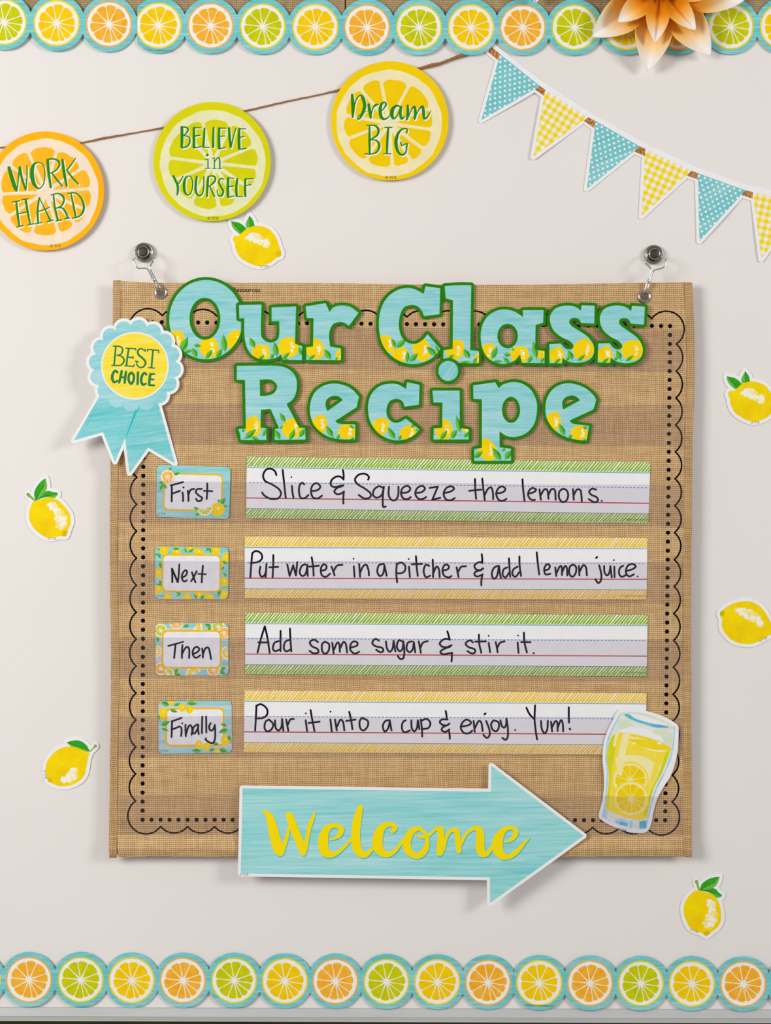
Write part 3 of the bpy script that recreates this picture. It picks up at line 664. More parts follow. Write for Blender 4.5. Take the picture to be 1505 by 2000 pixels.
flower(1046, -74, 'small paper flower above the frame, only a white petal tip showing at top centre', (math.radians(90), math.radians(67), 160, 104), .5)

# ---------------------------------------------------------------- pocket chart
ch = empty('pocket_chart', P(783, 1110, 0.0), 'large burlap-print pocket chart hanging from two magnetic hooks', 'pocket chart'); cho = Vector(ch.location)
zV = Zm(240, 460, 12.54); zW = Zm(1220, 460, 10.75)
g1 = zV((930, 1400)); g2 = zW((405, 1285))
def hch(x, y):
    v = CH+.0008*math.sin(y/130.0)*math.cos(x/210)
    if y > 1636: v += .0055*math.sin(math.pi*min(1, (y-1636)/40.0))**.8
    return v
edgeL = [(221, 547), (219, 700), (216, 900), (214.5, 1100), (217, 1300), (214.5, 1500), (213, 1640), (213, 1676)]
edgeR = [(1351, 552), (1356, 700), (1352, 860), (1350, 1050), (1349, 1250), (1350, 1500), (1350, 1640), (1351, 1674)]
el = cr_open([(x+3, y) for x, y in edgeL], 30); er = cr_open([(x-3, y) for x, y in edgeR], 30)
topE = cr_open([(236, 549), (320, 552.5), (600, 553), (900, 556), (1100, 555), (1336, 551)], 40); botE = cr_open([(1340, 1673), (1100, 1673), (700, 1674), (300, 1673), (232, 1674.5)], 40)
outline = topE+[(er[0][0], 551.5)]+er[1:-1]+botE+el[::-1][1:-1]+[(el[0][0], 548.5)]
holes = [disc(g1[0], g1[1], 8.4, 28), disc(g2[0], g2[1], 8.2, 28)]
dots = []
def row(a, b, n): return [(a[0]+(b[0]-a[0])*i/n, a[1]+(b[1]-a[1])*i/n) for i in range(n+1)]
cT = [(280.2, 629)]; 
dpts = row((280.5, 629), (1308, 636.8), 58)+row((1308, 636.8), (1298.3, 1602), 55)[1:]+row((278.2, 1601), (1298.3, 1602), 58)[:-1]+row((280.5, 629), (278.2, 1601), 55)[1:-1]
dots = [disc(x, y, 4.25, 16) for x, y in dpts]
def arc3(a, b, bul, n=14):
    """arc from a to b bulging by bul to the left of a->b"""
    dx, dy = b[0]-a[0], b[1]-a[1]; c = math.hypot(dx, dy); R = (c*c/4+bul*bul)/(2*bul); mx, my = (a[0]+b[0])/2, (a[1]+b[1])/2; nx, ny = dy/c, -dx/c
    k = R-bul; ox, oy = mx-nx*k, my-ny*k; a0 = math.atan2(a[1]-oy, a[0]-ox); a1 = math.atan2(b[1]-oy, b[0]-ox)
    while a1 < a0: a1 += 2*math.pi
    return [(ox+R*math.cos(a0+(a1-a0)*i/n), oy+R*math.sin(a0+(a1-a0)*i/n)) for i in range(n+1)]
cusT = row((316.6, 616.5), (1272, 622.5), 18); cusR = row((1320, 672), (1311.5, 1566.4), 17); cusB = row((1262, 1616), (313.5, 1614), 18); cusL = row((265, 1564.4), (268.5, 669), 17)
allc = []
for cus in (cusT, cusR, cusB, cusL):
    for a, b in zip(cus, cus[1:]): allc.append(arc3(a, b, 12.8))
for a, b in ((cusT[-1], cusR[0]), (cusR[-1], cusB[0]), (cusB[-1], cusL[0]), (cusL[-1], cusT[0])): allc.append(arc3(a, b, 41.5, 30))
sc_b = []
for a in allc: sc_b += band(a, 3.3, nd=6)
sheet(ch, [L('panel', 'burlap_print', [outline], holes=holes), L('scallop_line', 'black_ink', band=sc_b, clip=0), L('dotted_line', 'black_ink', dots, clip=0)], hch, .0012, 30)
# bindings along both sides
def binding(edge, dx, wd, lab):
    e = cr_open(edge, 12); Vf = []; F = []; V = []
    prof_ = [(-.2, -.0022), (0, .0002), (.9, .0012), (wd*.5, .0014), (wd-.8, .0012), (wd, 0.0001)]
    for x, y in e:
        wv = random.uniform(-.35, .35)
        for u, dh in prof_: V.append(P(x+(u+(wv if u < 1 else 0))*dx, y, hch(x+u*dx, y)+dh))
    n = len(prof_)
    for i in range(len(e)-1):
        for j in range(n-1):
            q = [i*n+j, i*n+j+1, (i+1)*n+j+1, (i+1)*n+j]; F.append(q[::-1] if dx > 0 else q)
    return mk('side_binding', V, F, ['burlap_binding'], None, ch, cho, False)
binding(edgeL, 1, 15.5, ''); binding(edgeR, -1, 15.5, '')
# seam of the bottom sleeve
mk('hem_seam', *(lambda pp: ([P(x, y+d, hch(x, y)+.0003+(.0003 if d == 0 else 0)) for x, y in pp for d in (-.6, 0, .6)], [[i*3+j, i*3+j+3, i*3+j+4, i*3+j+1][::-1] for i in range(len(pp)-1) for j in (0, 1)]))(row((231, 1636), (1336, 1638), 60)), ['burlap_binding'], None, ch, cho)
# clear pockets
pk = [(636, 719, 643.5, 726), (789, 869, 791, 871.5), (940, 1021, 947.5, 1029), (1095.5, 1177.5, 1099, 1180), (1244.5, 1325, 1250.5, 1331.5), (1399, 1480, 1402, 1479), (1552, 1630, 1555, 1634)]
for i, (a, b, c, d) in enumerate(pk):
    V, F = [], []; NX, NY = 40, 6; top = .0055 if i == 6 else .0023
    for jy in range(NY+1):
        for jx in range(NX+1):
            u, v = jx/NX, jy/NY; x = 232+(1336-232)*u-(2*u if i > 2 else 0); y = (a+(c-a)*u)*(1-v)+(b+(d-b)*u)*v
            if jy == 0: y += .8*math.sin(x/90+i)
            hh = CH+(.0009 if v > .93 else .0022)+(top-.0022)*(1-v)**1.3*(v < .93)
            if jx in (0, NX): hh = CH+.0009
            V.append(P(x, y, hh))
    for jy in range(NY):
        for jx in range(NX): q = jy*(NX+1)+jx; F.append([q, q+NX+1, q+NX+2, q+1])
    p = mk('clear_pocket', V, F, ['clear_vinyl'], None, ch, cho, True)
    # welded lip and weld flecks
    V, F = [], []
    for jx in range(61):
        u = jx/60; x = 232+1104*u; y = a+(c-a)*u+.8*math.sin(x/90+i); hh = CH+top+.0002
        V += [P(x, y-.4, hh), P(x, y+.45, hh)]
    for jx in range(60): q = jx*2; F.append([q, q+1, q+3, q+2])
    mk('lip', V, F, ['clear_vinyl'], None, p, cho, False)
    V, F = [], []; x = 240
    while x < 1330:
        u = (x-232)/1104; y = b+(d-b)*u-5.5; q = len(V); hh = CH+.00125; s_ = random.uniform(.5, 1.1)
        V += [P(x-s_, y, hh), P(x, y+.5, hh), P(x+s_, y, hh), P(x, y-.5, hh)]; F.append([q, q+1, q+2, q+3]); x += random.choice((9.7, 10.4, 10.4, 19))
    tagit(mk('weld_marks', V, F, ['stitch_white'], None, p, cho), kind='stuff')
# grommets
for g, r in ((g1, 13.4), (g2, 13.2)):
    c = P(g[0], g[1], CH); rr = r*S
    gr = lathe('grommet', c, [(8.0*S, CH-.0022), (8.0*S, CH+.0008), (8.8*S, CH+.0018), (10.6*S, CH+.0022), (12.2*S, CH+.0016), (rr, CH+.0002)], 'nickel', ch, cho)
typed(ch, 'Resources', 481, 566.4, 9.6, 'black_ink', CH+.0010, name='maker_print')
sheet(ch, [L('small_thread', 'black_ink', band=band([(779.5, 711), (780.5, 714)], 1.1)+band([(771, 869), (772, 869.6)], 1.2))], CH+.0032)

# ---------------------------------------------------------------- magnetic hooks
def hook(label, mc, R, r2, wires, gpt):
    root = empty('magnetic_hook', P(mc[0], mc[1], 0), label, 'hook', 'magnetic hooks holding the chart'); org = Vector(root.location); c = P(mc[0], mc[1], 0)
    lathe('magnet_base', c, [(R*S, 0.0002), (R*S, .0052), (R*.955*S, .0064), (R*.87*S, .0064), (R*.83*S, .0056), (R*.80*S, .0066), (R*.5*S, .0070), (r2*1.2*S, .0072)], 'steel_dark', root, org)
    lathe('pivot_ring', c, [(r2*1.2*S, .0070), (r2*1.22*S, .0110), (r2*1.10*S, .0122), (r2*1.02*S, .0118), (r2*1.0*S, .0108)], 'nickel', root, org)
    lathe('centre_cap', c, [(r2*1.02*S, .0105), (r2*.95*S, .0112), (r2*.5*S, .0114), (0.00001, .0114)], 'magnet_face', root, org)
    for w_ in wires:
        pts = cr_open(w_, 2.2)
        tube('clip_wire', [P(x, y, h) for x, y, h in pts], .00112, 'chrome', root, org, 8)
    a, b = gpt
    tube('sleeve', [P(*a), P(*b)], .0019, 'chrome', root, org, 10)
    return root
def wv(zm, t):
    n = len(t); return [zm((x, y))+((h+.0052 if h >= .0165 else (h+.0060 if i > n-3 else h)),) for i, (x, y, h) in enumerate(t)]
hook('magnetic hook with wire clip at the left top corner of the chart', zV((525, 425)), 19, 9.1,
     [wv(zV, [(400, 500, .013), (320, 545, .017), (245, 602, .021), (285, 680, .022), (330, 765, .0225), (380, 803, .0225), (560, 803, .0225), (610, 835, .0225), (670, 940, .022), (745, 1090, .021), (830, 1260, .019), (870, 1330, .0135), (890, 1380, .011)]),
      wv(zV, [(650, 372, .013), (710, 470, .017), (765, 572, .021), (715, 670, .022), (660, 785, .0225), (700, 885, .022), (770, 1020, .021), (830, 1130, .0205), (915, 1300, .0185), (905, 1350, .012)])], (zV((700, 1040))+(.0264,), zV((790, 1110))+(.0264,)))
hook('magnetic hook with wire clip at the right top corner of the chart', zW((595, 410)), 18.7, 9.0,
     [wv(zW, [(715, 445, .013), (785, 452, .017), (860, 503, .021), (845, 590, .022), (812, 668, .0225), (700, 705, .0225), (605, 738, .0225), (570, 810, .022), (530, 950, .021), (475, 1130, .019), (450, 1200, .0135), (430, 1250, .011)]),
      wv(zW, [(490, 382, .013), (450, 460, .017), (415, 548, .021), (480, 630, .022), (548, 712, .0225), (540, 790, .022), (500, 900, .021), (455, 1020, .0205), (415, 1170, .0185), (415, 1225, .012)])], (zW((455, 978))+(.0264,), zW((525, 985))+(.0264,)))

# ---------------------------------------------------------------- title letters
def leafL(x0, y0, x1, y1, w_, zm):
    dx, dy = x1-x0, y1-y0; nx, ny = -dy, dx; l = math.hypot(dx, dy); nx /= l; ny /= l
    A = loop([zm(p) for p in [(x0, y0), (x0+dx*.25+nx*w_*.8, y0+dy*.25+ny*w_*.8, 1), (x0+dx*.55+nx*w_*.9, y0+dy*.55+ny*w_*.9, 1), (x1, y1), (x0+dx*.55-nx*w_*.9, y0+dy*.55-ny*w_*.9, 1), (x0+dx*.25-nx*w_*.8, y0+dy*.25-ny*w_*.8, 1)]], 2)
    B = loop([zm(p) for p in [(x0, y0), (x0+dx*.3+nx*w_*.1, y0+dy*.3+ny*w_*.1, 1), (x1, y1), (x0+dx*.55-nx*w_*.9, y0+dy*.55-ny*w_*.9, 1), (x0+dx*.25-nx*w_*.8, y0+dy*.25-ny*w_*.8, 1)]], 2)
    return A, B
def lemonL(cx, cy, rx, ry, zm, sc, ang=None, hl=True):
    ang = random.uniform(-.6, .6) if ang is None else ang; n = 26; p = []
    for i in range(n):
        a = 2*math.pi*i/n; k = 1+.16*math.exp(-((a-5.2)/.26)**2); u, v = rx*k*math.cos(a), ry*k*math.sin(a)
        c, s_ = math.cos(ang), math.sin(ang); p.append(zm((cx+u*c-v*s_, cy+u*s_+v*c)))
    h = []
    if hl:
        for _ in range(22):
            t = random.uniform(-1, 1); h.append(disc(*zm((cx+rx*.42+random.uniform(-14, 14)+abs(t)*-10, cy+t*ry*.5)), random.uniform(.6, 1.9), 8))
    return p, h
def letter(lab, zm, outer, inner, h, lem, lvs, T=None, tq='turquoise', stem=True):
    tr = (lambda ps: xf(ps, *T)) if T else (lambda ps: ps)
    so = tr([loop([zm(p) for p in o], 2.2) for o in outer]); ho = tr([loop([zm(p) for p in o], 2.2) for o in inner])
    xs = [p[0] for o in so for p in o]; ys = [p[1] for o in so for p in o]
    root = empty('letter_cutout', P(sum(xs)/len(xs), sum(ys)/len(ys), CH), lab, 'letter', 'title letters of Our Class Recipe')
    bd = []
    for o in so+ho: bd += band(o, 11.6, True, 10)
    Ls = [L('card', 'green_edge', so, holes=ho, band=bd), L('face_print', tq, so, holes=ho)]
    for q in lem:
        p, hl = lemonL(*q[:4], zm, 4.703, *(q[4:5] or [None]))
        k_ = 'lemon_print#%d' % len(Ls); Ls.append(L(k_, 'motif_yellow', tr([p]), clip=1)); Ls.append(L(k_, 'highlight_white', band=tr(hl), clip=(1, len(Ls)-1)))
    for q in lvs:
        a, b = leafL(*q, zm)
        k_ = 'leaf_print#%d' % len(Ls); Ls.append(L(k_, 'leaf_dark', tr([a]), clip=1)); Ls.append(L(k_, 'leaf_light', tr([b]), clip=(1, len(Ls)-1)))
        if stem and q[4] > 21: Ls.append(L(k_, 'leaf_dark', band=tr(band([zm((q[0], q[1])), zm((q[0]+(q[0]-q[2])*.18, q[1]+(q[1]-q[3])*.18))], .7)), clip=1))
    sheet(root, Ls, h, .0008)
    return root
def ell(cx, cy, rx, ry, n=16): return [(cx+rx*math.cos(2*math.pi*i/n), cy+ry*math.sin(2*math.pi*i/n), 1) for i in range(n)]
ZA, ZB, ZC, ZD = Zm(300, 530, 4.703), Zm(560, 530, 4.703), Zm(720, 530, 4.703), Zm(960, 530, 4.703)
ZE, ZF, ZG = Zm(440, 690, 4.703), Zm(640, 690, 4.703), Zm(880, 700, 4.703)
random.seed(11)
letter('turquoise letter O with green edge starting Our, partly under the rosette', ZA, [ell(480, 443, 337, 364, 24)], [ell(470, 435, 142, 193)], CH+.0032,
 [(190, 645, 85, 105), (508, 700, 90, 96), (750, 645, 82, 100)], [(248, 740, 318, 595, 34), (272, 742, 368, 722, 16), (395, 795, 356, 698, 24), (368, 678, 440, 684, 18), (478, 803, 542, 715, 22), (575, 790, 632, 702, 24), (655, 740, 638, 572, 28)])
letter('turquoise letter u with green edge in Our', ZA, [[(783, 310), (990, 305), (984, 555, 1), (1005, 622, 1), (1070, 655, 1), (1135, 628, 1), (1153, 570, 1), (1153, 457), (1083, 459), (1083, 330), (1307, 322), (1297, 665), (1363, 688), (1360, 815), (1187, 812), (1169, 765), (1125, 792, 1), (1050, 808, 1), (960, 800, 1), (890, 755, 1), (850, 680, 1), (832, 570, 1), (832, 430), (787, 433)]], [], CH+.0041,
 [(985, 745, 86, 74), (1237, 697, 96, 95)], [(927, 702, 880, 606, 26), (1132, 782, 1105, 643, 28), (960, 810, 1022, 768, 16), (1185, 803, 1250, 740, 18), (1072, 803, 1105, 752, 18), (1357, 772, 1330, 690, 18), (1240, 815, 1182, 803, 10)])
letter('turquoise letter r with green edge in Our', ZB, [[(172, 322), (355, 292), (392, 372), (430, 330, 1), (500, 312, 1), (580, 325, 1), (658, 380), (570, 500), (525, 472, 1), (480, 465, 1), (420, 490, 1), (388, 570, 1), (395, 690), (495, 708), (495, 815), (178, 812), (178, 697), (240, 690), (245, 430), (183, 428)]], [], CH+.0050,
 [(262, 718, 86, 92), (490, 762, 42, 55)], [(402, 810, 343, 713, 28), (198, 810, 264, 763, 16), (448, 814, 466, 786, 12)])
letter('turquoise capital C with green edge starting Class', ZC, [[(520, 137), (655, 155), (648, 392), (508, 412), (478, 350, 1), (440, 318, 1), (390, 308, 1), (325, 330, 1), (290, 390, 1), (275, 480, 1), (285, 560, 1), (320, 630, 1), (380, 662, 1), (440, 662, 1), (500, 625, 1), (538, 577), (655, 712), (610, 770, 1), (540, 820, 1), (430, 850, 1), (310, 835, 1), (200, 770, 1), (125, 670, 1), (95, 540, 1), (97, 410, 1), (130, 300, 1), (190, 220, 1), (280, 165, 1), (370, 152, 1), (440, 172, 1), (503, 207)]], [], CH+.0032,
 [(165, 665, 90, 66, .9), (290, 768, 82, 66), (487, 725, 84, 102)], [(245, 702, 208, 613, 20), (250, 702, 345, 618, 26), (350, 838, 358, 728, 20), (375, 828, 452, 750, 26), (622, 778, 524, 688, 28), (642, 748, 610, 675, 14)])
letter('turquoise letter l with green edge, tallest letter of Class', ZC, [[(697, 135), (820, 127, 1), (940, 128), (930, 722), (1010, 732), (1010, 843), (682, 843), (685, 725), (770, 712), (772, 265), (706, 248)]], [], CH+.0041,
 [(790, 720, 84, 95), (1010, 790, 36, 60)], [(925, 797, 868, 713, 28), (725, 803, 786, 763, 16), (830, 843, 935, 825, 14), (960, 844, 990, 788, 18)])
letter('turquoise letter a with green edge in Class', ZD, [[(287, 420), (285, 357), (475, 355), (471, 472), (402, 492), (398, 722), (483, 730), (483, 843), (278, 840), (258, 765), (205, 822, 1), (125, 848, 1), (40, 838, 1), (-35, 795, 1), (-85, 710, 1), (-102, 600, 1), (-85, 490, 1), (-30, 405, 1), (50, 360, 1), (130, 350, 1), (210, 370, 1)]], [ell(145, 594, 94, 113)], CH+.0050,
 [(-40, 740, 62, 82), (255, 765, 88, 78), (472, 762, 55, 48)], [(0, 803, 50, 688, 28), (110, 765, 178, 765, 20), (15, 825, 102, 825, 14), (162, 848, 103, 788, 20), (208, 732, 180, 700, 10), (412, 803, 378, 636, 26), (330, 838, 374, 773, 22), (445, 843, 482, 788, 16)])
s_out = [(825, 312), (943, 315), (940, 480), (820, 474), (800, 440, 1), (765, 427, 1), (725, 435, 1), (710, 465, 1), (730, 500, 1), (800, 545, 1), (880, 600, 1), (925, 660, 1), (940, 720, 1), (925, 780, 1), (870, 825, 1), (780, 840, 1), (700, 826, 1), (648, 795), (645, 845), (530, 843), (528, 670), (632, 663), (665, 700, 1), (705, 718, 1), (740, 708, 1), (750, 680, 1), (715, 640, 1), (640, 603, 1), (570, 545, 1), (537, 470, 1), (540, 400, 1), (580, 345, 1), (650, 318, 1), (720, 315, 1), (775, 330, 1), (818, 362)]
s_lem = [(597, 770, 72, 72), (842, 720, 98, 95)]; s_lv = [(740, 812, 698, 723, 28), (573, 845, 634, 798, 16), (680, 818, 717, 783, 16), (785, 823, 860, 763, 18)]
letter('first turquoise letter s with green edge in Class', ZD, [s_out], [], CH+.0059, s_lem, s_lv)
cS = ZD((735, 580)); letter('last turquoise letter s with green edge, just below the right grommet', ZD, [s_out], [], CH+.0068, s_lem, s_lv, T=(math.radians(2.3), cS, (452/4.703, 1/4.703)))
letter('turquoise capital R with green edge starting Recipe', ZE, [[(105, 115), (420, 113), (520, 122, 1), (600, 160, 1), (645, 220, 1), (656, 290, 1), (645, 370, 1), (612, 430, 1), (560, 465), (678, 685), (730, 685), (735, 792), (453, 797), (455, 697), (493, 690), (415, 510), (325, 520), (322, 682), (375, 690), (375, 797), (142, 797), (117, 697), (188, 690), (180, 245), (105, 243)]], [[(315, 243), (400, 240, 1), (455, 265, 1), (475, 310, 1), (450, 362, 1), (390, 388, 1), (318, 393)]], CH+.0050,
 [(255, 672, 74, 92), (610, 692, 92, 92)], [(178, 785, 284, 693, 28), (132, 790, 120, 700, 12), (150, 722, 182, 688, 14), (240, 768, 312, 797, 18), (343, 768, 372, 692, 16), (548, 637, 498, 543, 22), (502, 792, 455, 700, 24), (588, 797, 642, 693, 24), (680, 772, 728, 688, 24), (500, 697, 526, 660, 12)])
letter('first turquoise letter e with green edge in Recipe', ZE, [[(1225, 400), (1205, 495), (1008, 622), (1030, 642, 1), (1075, 650), (1192, 652), (1190, 790), (1060, 790, 1), (960, 770, 1), (880, 727, 1), (812, 655, 1), (780, 565, 1), (778, 470, 1), (808, 380, 1), (860, 322, 1), (940, 285, 1), (1030, 280, 1), (1120, 305, 1), (1180, 348, 1)]], [[(935, 532), (918, 470, 1), (935, 420, 1), (990, 390, 1), (1045, 400, 1), (1078, 430)]], CH+.0032,
 [(865, 655, 70, 88), (1115, 720, 82, 68)], [(987, 772, 923, 663, 26), (1022, 790, 1050, 740, 16), (1150, 792, 1187, 770, 10), (1140, 660, 1187, 690, 14)])
letter('turquoise letter c with green edge in Recipe', ZF, [[(728, 265), (842, 290), (835, 472), (705, 490), (690, 450, 1), (660, 425, 1), (610, 420, 1), (560, 450, 1), (537, 520, 1), (550, 590, 1), (600, 635, 1), (660, 632, 1), (715, 600), (840, 700), (780, 760, 1), (690, 795, 1), (590, 795, 1), (480, 745, 1), (400, 650, 1), (370, 540, 1), (375, 440, 1), (410, 360, 1), (480, 300, 1), (560, 280, 1), (640, 285, 1), (717, 327)]], [], CH+.0032,
 [(480, 675, 74, 88), (738, 732, 80, 66)], [(617, 788, 548, 678, 26), (648, 795, 676, 748, 16), (765, 682, 797, 648, 16), (800, 712, 832, 698, 10)])
letter('turquoise stem of letter i with green edge in Recipe', ZF, [[(960, 342), (1210, 343), (1210, 685), (1292, 700), (1292, 792), (970, 792), (972, 690), (1050, 685), (1052, 452), (970, 452)]], [], CH+.0032,
 [(1065, 705, 80, 90), (1267, 697, 35, 30)], [(1216, 728, 1178, 566, 24), (1033, 795, 1097, 703, 22), (1130, 782, 1187, 698, 26), (1250, 772, 1295, 722, 20)])
letter('round turquoise dot of the i with green edge', ZF, [ell(1105, 162, 90, 92)], [], CH+.0062, [], [], tq='turquoise_dot')
letter('turquoise letter p with green edge in Recipe, its foot over the first strip', ZG, [[(205, 248), (408, 218), (440, 275), (480, 240, 1), (560, 218, 1), (650, 230, 1), (735, 290, 1), (785, 390, 1), (790, 490, 1), (765, 600, 1), (700, 680, 1), (610, 718, 1), (520, 715, 1), (447, 670), (447, 817), (552, 830), (552, 940), (215, 942), (215, 833), (285, 822), (285, 375), (208, 372)]], [ell(553, 473, 83, 120)], CH+.0032,
 [(335, 842, 82, 104)], [(213, 910, 294, 853, 26), (462, 938, 378, 818, 30), (470, 853, 502, 823, 14), (498, 925, 555, 842, 28)])
letter('last turquoise letter e with green edge in Recipe', ZG, [[(1335, 380), (1310, 468), (1088, 572), (1115, 597, 1), (1150, 605), (1270, 620), (1245, 755), (1165, 748, 1), (1050, 718, 1), (950, 655, 1), (885, 560, 1), (868, 460, 1), (885, 360, 1), (940, 280, 1), (1020, 237, 1), (1110, 230, 1), (1220, 265, 1), (1300, 327, 1)]], [[(1030, 470), (1022, 410, 1), (1045, 365, 1), (1100, 340, 1), (1150, 350, 1), (1187, 385)]], CH+.0032,
 [(945, 580, 68, 86), (1180, 686, 80, 68)], [(1047, 708, 994, 598, 26), (1083, 738, 1112, 698, 16), (1215, 625, 1257, 650, 14), (1210, 757, 1242, 740, 10)])

# ---------------------------------------------------------------- sentence strips
def strip(label, TL, TR, BR, BL, hm, words, inkz, fx):
    def q(u, v): return (TL[0]*(1-u)*(1-v)+TR[0]*u*(1-v)+BR[0]*u*v+BL[0]*(1-u)*v, TL[1]*(1-u)*(1-v)+TR[1]*u*(1-v)+BR[1]*u*v+BL[1]*(1-u)*v)
    def qd(u0, u1, v0, v1): return [q(u0, v0), q(u1, v0), q(u1, v1), q(u0, v1)]
    root = empty('sentence_strip', P(*q(.5, .5), CH), label, 'sentence strip', 'handwritten sentence strips in the chart pockets')
    Ls = [L('card', 'card_white', [qd(0, 1, 0, 1)])]
    for v0, v1, sd in ((0, .165, 1), (.848, 1, 2)):
        random.seed(sd); bi = len(Ls); hs = []; Ls.append(L('hatched_edge#%d' % sd, 'card_white', [qd(0, 1, v0, v1)]))
        n = 128; sl = 17/787.0
        for k in range(-3, n+1):
            u = k/n; w1 = (3.7+random.uniform(-.4, .5))/787; a = sl*random.uniform(.95, 1.05)
            hs.append([q(u, v1+.004), q(u+w1, v1+.004), q(u+a+w1*.9, v0-.004), q(u+a, v0-.004)])
            # return strokes of the scribble
            if k % 2: hs.append([q(u+w1*.5, v1-.03), q(u+w1*.9, v1-.02), q(u+a*.72+3.4/787, v0+.035), q(u+a*.72+2.6/787, v0+.03)])
        Ls.append(L('hatched_edge#%d' % sd, hm, band=hs, clip=bi))
    Ls.append(L('ruled_lines', 'line_blue', [qd(0, 1, .170, .184)]))
    Ls.append(L('ruled_lines', 'line_red', [qd(0, 1, .664, .682)])); Ls.append(L('ruled_lines', 'line_grey', [qd(0, 1, .840, .848)]))
    ds = []; u = .006
    while u < .995: ds.append(qd(u, min(1, u+.0052), .413, .427)); u += .00935
    Ls.append(L('ruled_lines', 'dash_blue', ds))
    sheet(root, Ls, CH+.0016, .0004)
    for zi, txt in words: sheet(root, [L('handwriting', 'marker_ink', band=strokes(txt, fx[zi], 3.6707, 14.0, 2.4))], CH+.00168)
    typed(root, '© Teacher Created Resources', BR[0]-24, BR[1]-7.2, 3.0, 'small_ink', CH+.00166, rot=-.01)
def zab(y): return (Zm(470, y, 3.6707), Zm(870, y, 3.6707))
strip('green hatched strip reading Slice & Squeeze the lemons, beside First', (481.7, 891.8), (1269.7, 902.7), (1265.6, 1022), (480.4, 1011.7), 'hatch_green', [
 (0, '255,158 245,130 215,112 180,120 160,160 175,200 225,225 275,260 288,295 265,325 215,328 170,305 153,282;300,120 310,210 322,322;366,235 370,280 378,320;363,172,13;455,225 440,212 420,235 418,285 430,320 460,322 485,300;508,272 550,265 570,240 545,215 515,230 503,270 515,315 550,325 582,305'),
 (0, '732,122 737,155 736,190;736,186 710,168 680,170 650,195 645,228 670,243 735,230;730,236 690,250 670,275 690,295 718,290 740,275;738,278 735,320 735,362'),
 (0, '912,190 918,170 890,148 845,155 818,190 840,225 890,255 930,290 925,318 885,325 845,300;1020,250 990,237 955,262 948,300 975,320 1010,300 1025,250;1025,240 1018,310 1018,375 1025,388 1038,382;1062,240 1060,300 1080,335 1110,335 1128,300 1130,240;1150,285 1195,280 1215,255 1195,235 1160,250 1148,290 1165,325 1195,330 1218,315;1250,285 1295,280 1320,255 1300,235 1265,250 1250,290 1270,325 1300,330 1328,315;1352,250 1412,240;1412,240 1372,335;1372,335 1430,320'),
 (1, '-12,287 35,275 60,255 40,238 5,250 -15,290 0,330 35,338 65,322'),
 (1, '210,185 212,260 218,328;168,270 255,262;262,183 270,260 280,335;280,300 300,260 325,245 338,280 340,330;365,290 410,280 428,258 405,238 375,255 362,295 380,335 410,342 435,328'),
 (1, '550,187 555,260 565,342;590,292 630,280 648,262 622,250 600,265 590,300 610,333 640,335;672,260 682,335;682,300 705,262 728,265 737,328;737,300 757,260 782,265 788,335;840,255 815,275 812,320 835,350 865,340 878,300 865,265 840,255;912,258 918,335;918,300 940,262 965,265 972,300 975,345;1078,262 1050,255 1028,275 1045,300 1080,315 1092,340 1065,352 1025,330;1118,342,14')],
 None, zab(885))
strip('amber hatched strip reading Put water in a pitcher & add lemon juice', (477.6, 1048.2), (1263.7, 1050.4), (1262.3, 1170.8), (477.6, 1168.6), 'hatch_amber', [
 (0, '82,150 75,230 68,322;82,148 110,132 145,150 152,185 125,210 70,220;140,245 134,285 145,315 165,312 180,280 184,228;184,225 178,320;233,162 232,240 228,322;205,250 268,247'),
 (0, '333,228 350,312;350,312 375,238;375,235 395,308;395,308 405,212;465,228 437,240 422,285 440,312 465,295 478,232;476,235 480,312;508,178 518,240 522,310;490,245 560,238;575,275 608,265 614,240 592,228 574,260 580,305 610,318 640,295;650,245 662,275 672,308;666,275 690,238 728,232'),
 (0, '810,242 815,318;808,188,13;848,225 855,318;855,290 875,245 900,232 915,270 918,308'),
 (0, '1025,225 990,235 978,280 995,312 1020,295 1030,235;1030,235 1045,310'),
 (0, '1118,222 1114,290 1120,358;1118,228 1150,215 1178,240 1175,275 1150,292 1118,292;1205,245 1212,320;1203,190,13;1255,170 1260,240 1268,312;1225,228 1300,225;1350,240 1325,232 1310,275 1325,320 1357,310;1375,195 1378,260 1378,320;1380,290 1402,245 1420,265 1425,320;1445,275 1485,262 1490,240 1465,230 1446,262 1455,308 1490,322 1510,312'),
 (1, '78,250 85,285 92,320;88,285 110,247 145,242'),
 (1, '258,155 262,190 262,220;262,212 232,215 205,238 215,262;215,265 245,270 268,258,16;255,270 215,282 205,300 225,316 264,302;264,300 256,340 255,378'),
 (1, '378,238 345,255 330,300 345,332 368,310 382,240;382,240 388,290 396,328;442,250 415,265 408,305 430,322 452,290;453,185 458,260 462,318;515,245 485,265 478,300 500,318 527,285;528,172 530,240 540,312'),
 (1, '652,142 660,220 670,302;708,272 738,262 746,238 725,228 706,260 715,300 750,296;785,250 792,312;795,290 818,242 832,250 833,305;834,285 855,240 868,255 872,308;915,230 890,245 885,290 905,318 930,295 935,250 915,230;955,240 958,308;960,280 985,235 1005,250 1012,308'),
 (1, '1100,235 1115,300 1112,345 1092,362 1072,335;1078,183 1085,176;1135,240 1138,285 1155,308 1172,290 1180,245;1180,240 1190,322;1208,245 1210,320;1205,198,13;1272,238 1248,255 1242,295 1262,318 1290,305;1290,278 1340,262 1362,242 1335,225 1300,245 1292,290 1315,315 1348,300;1375,315,13')],
 None, zab(1040))
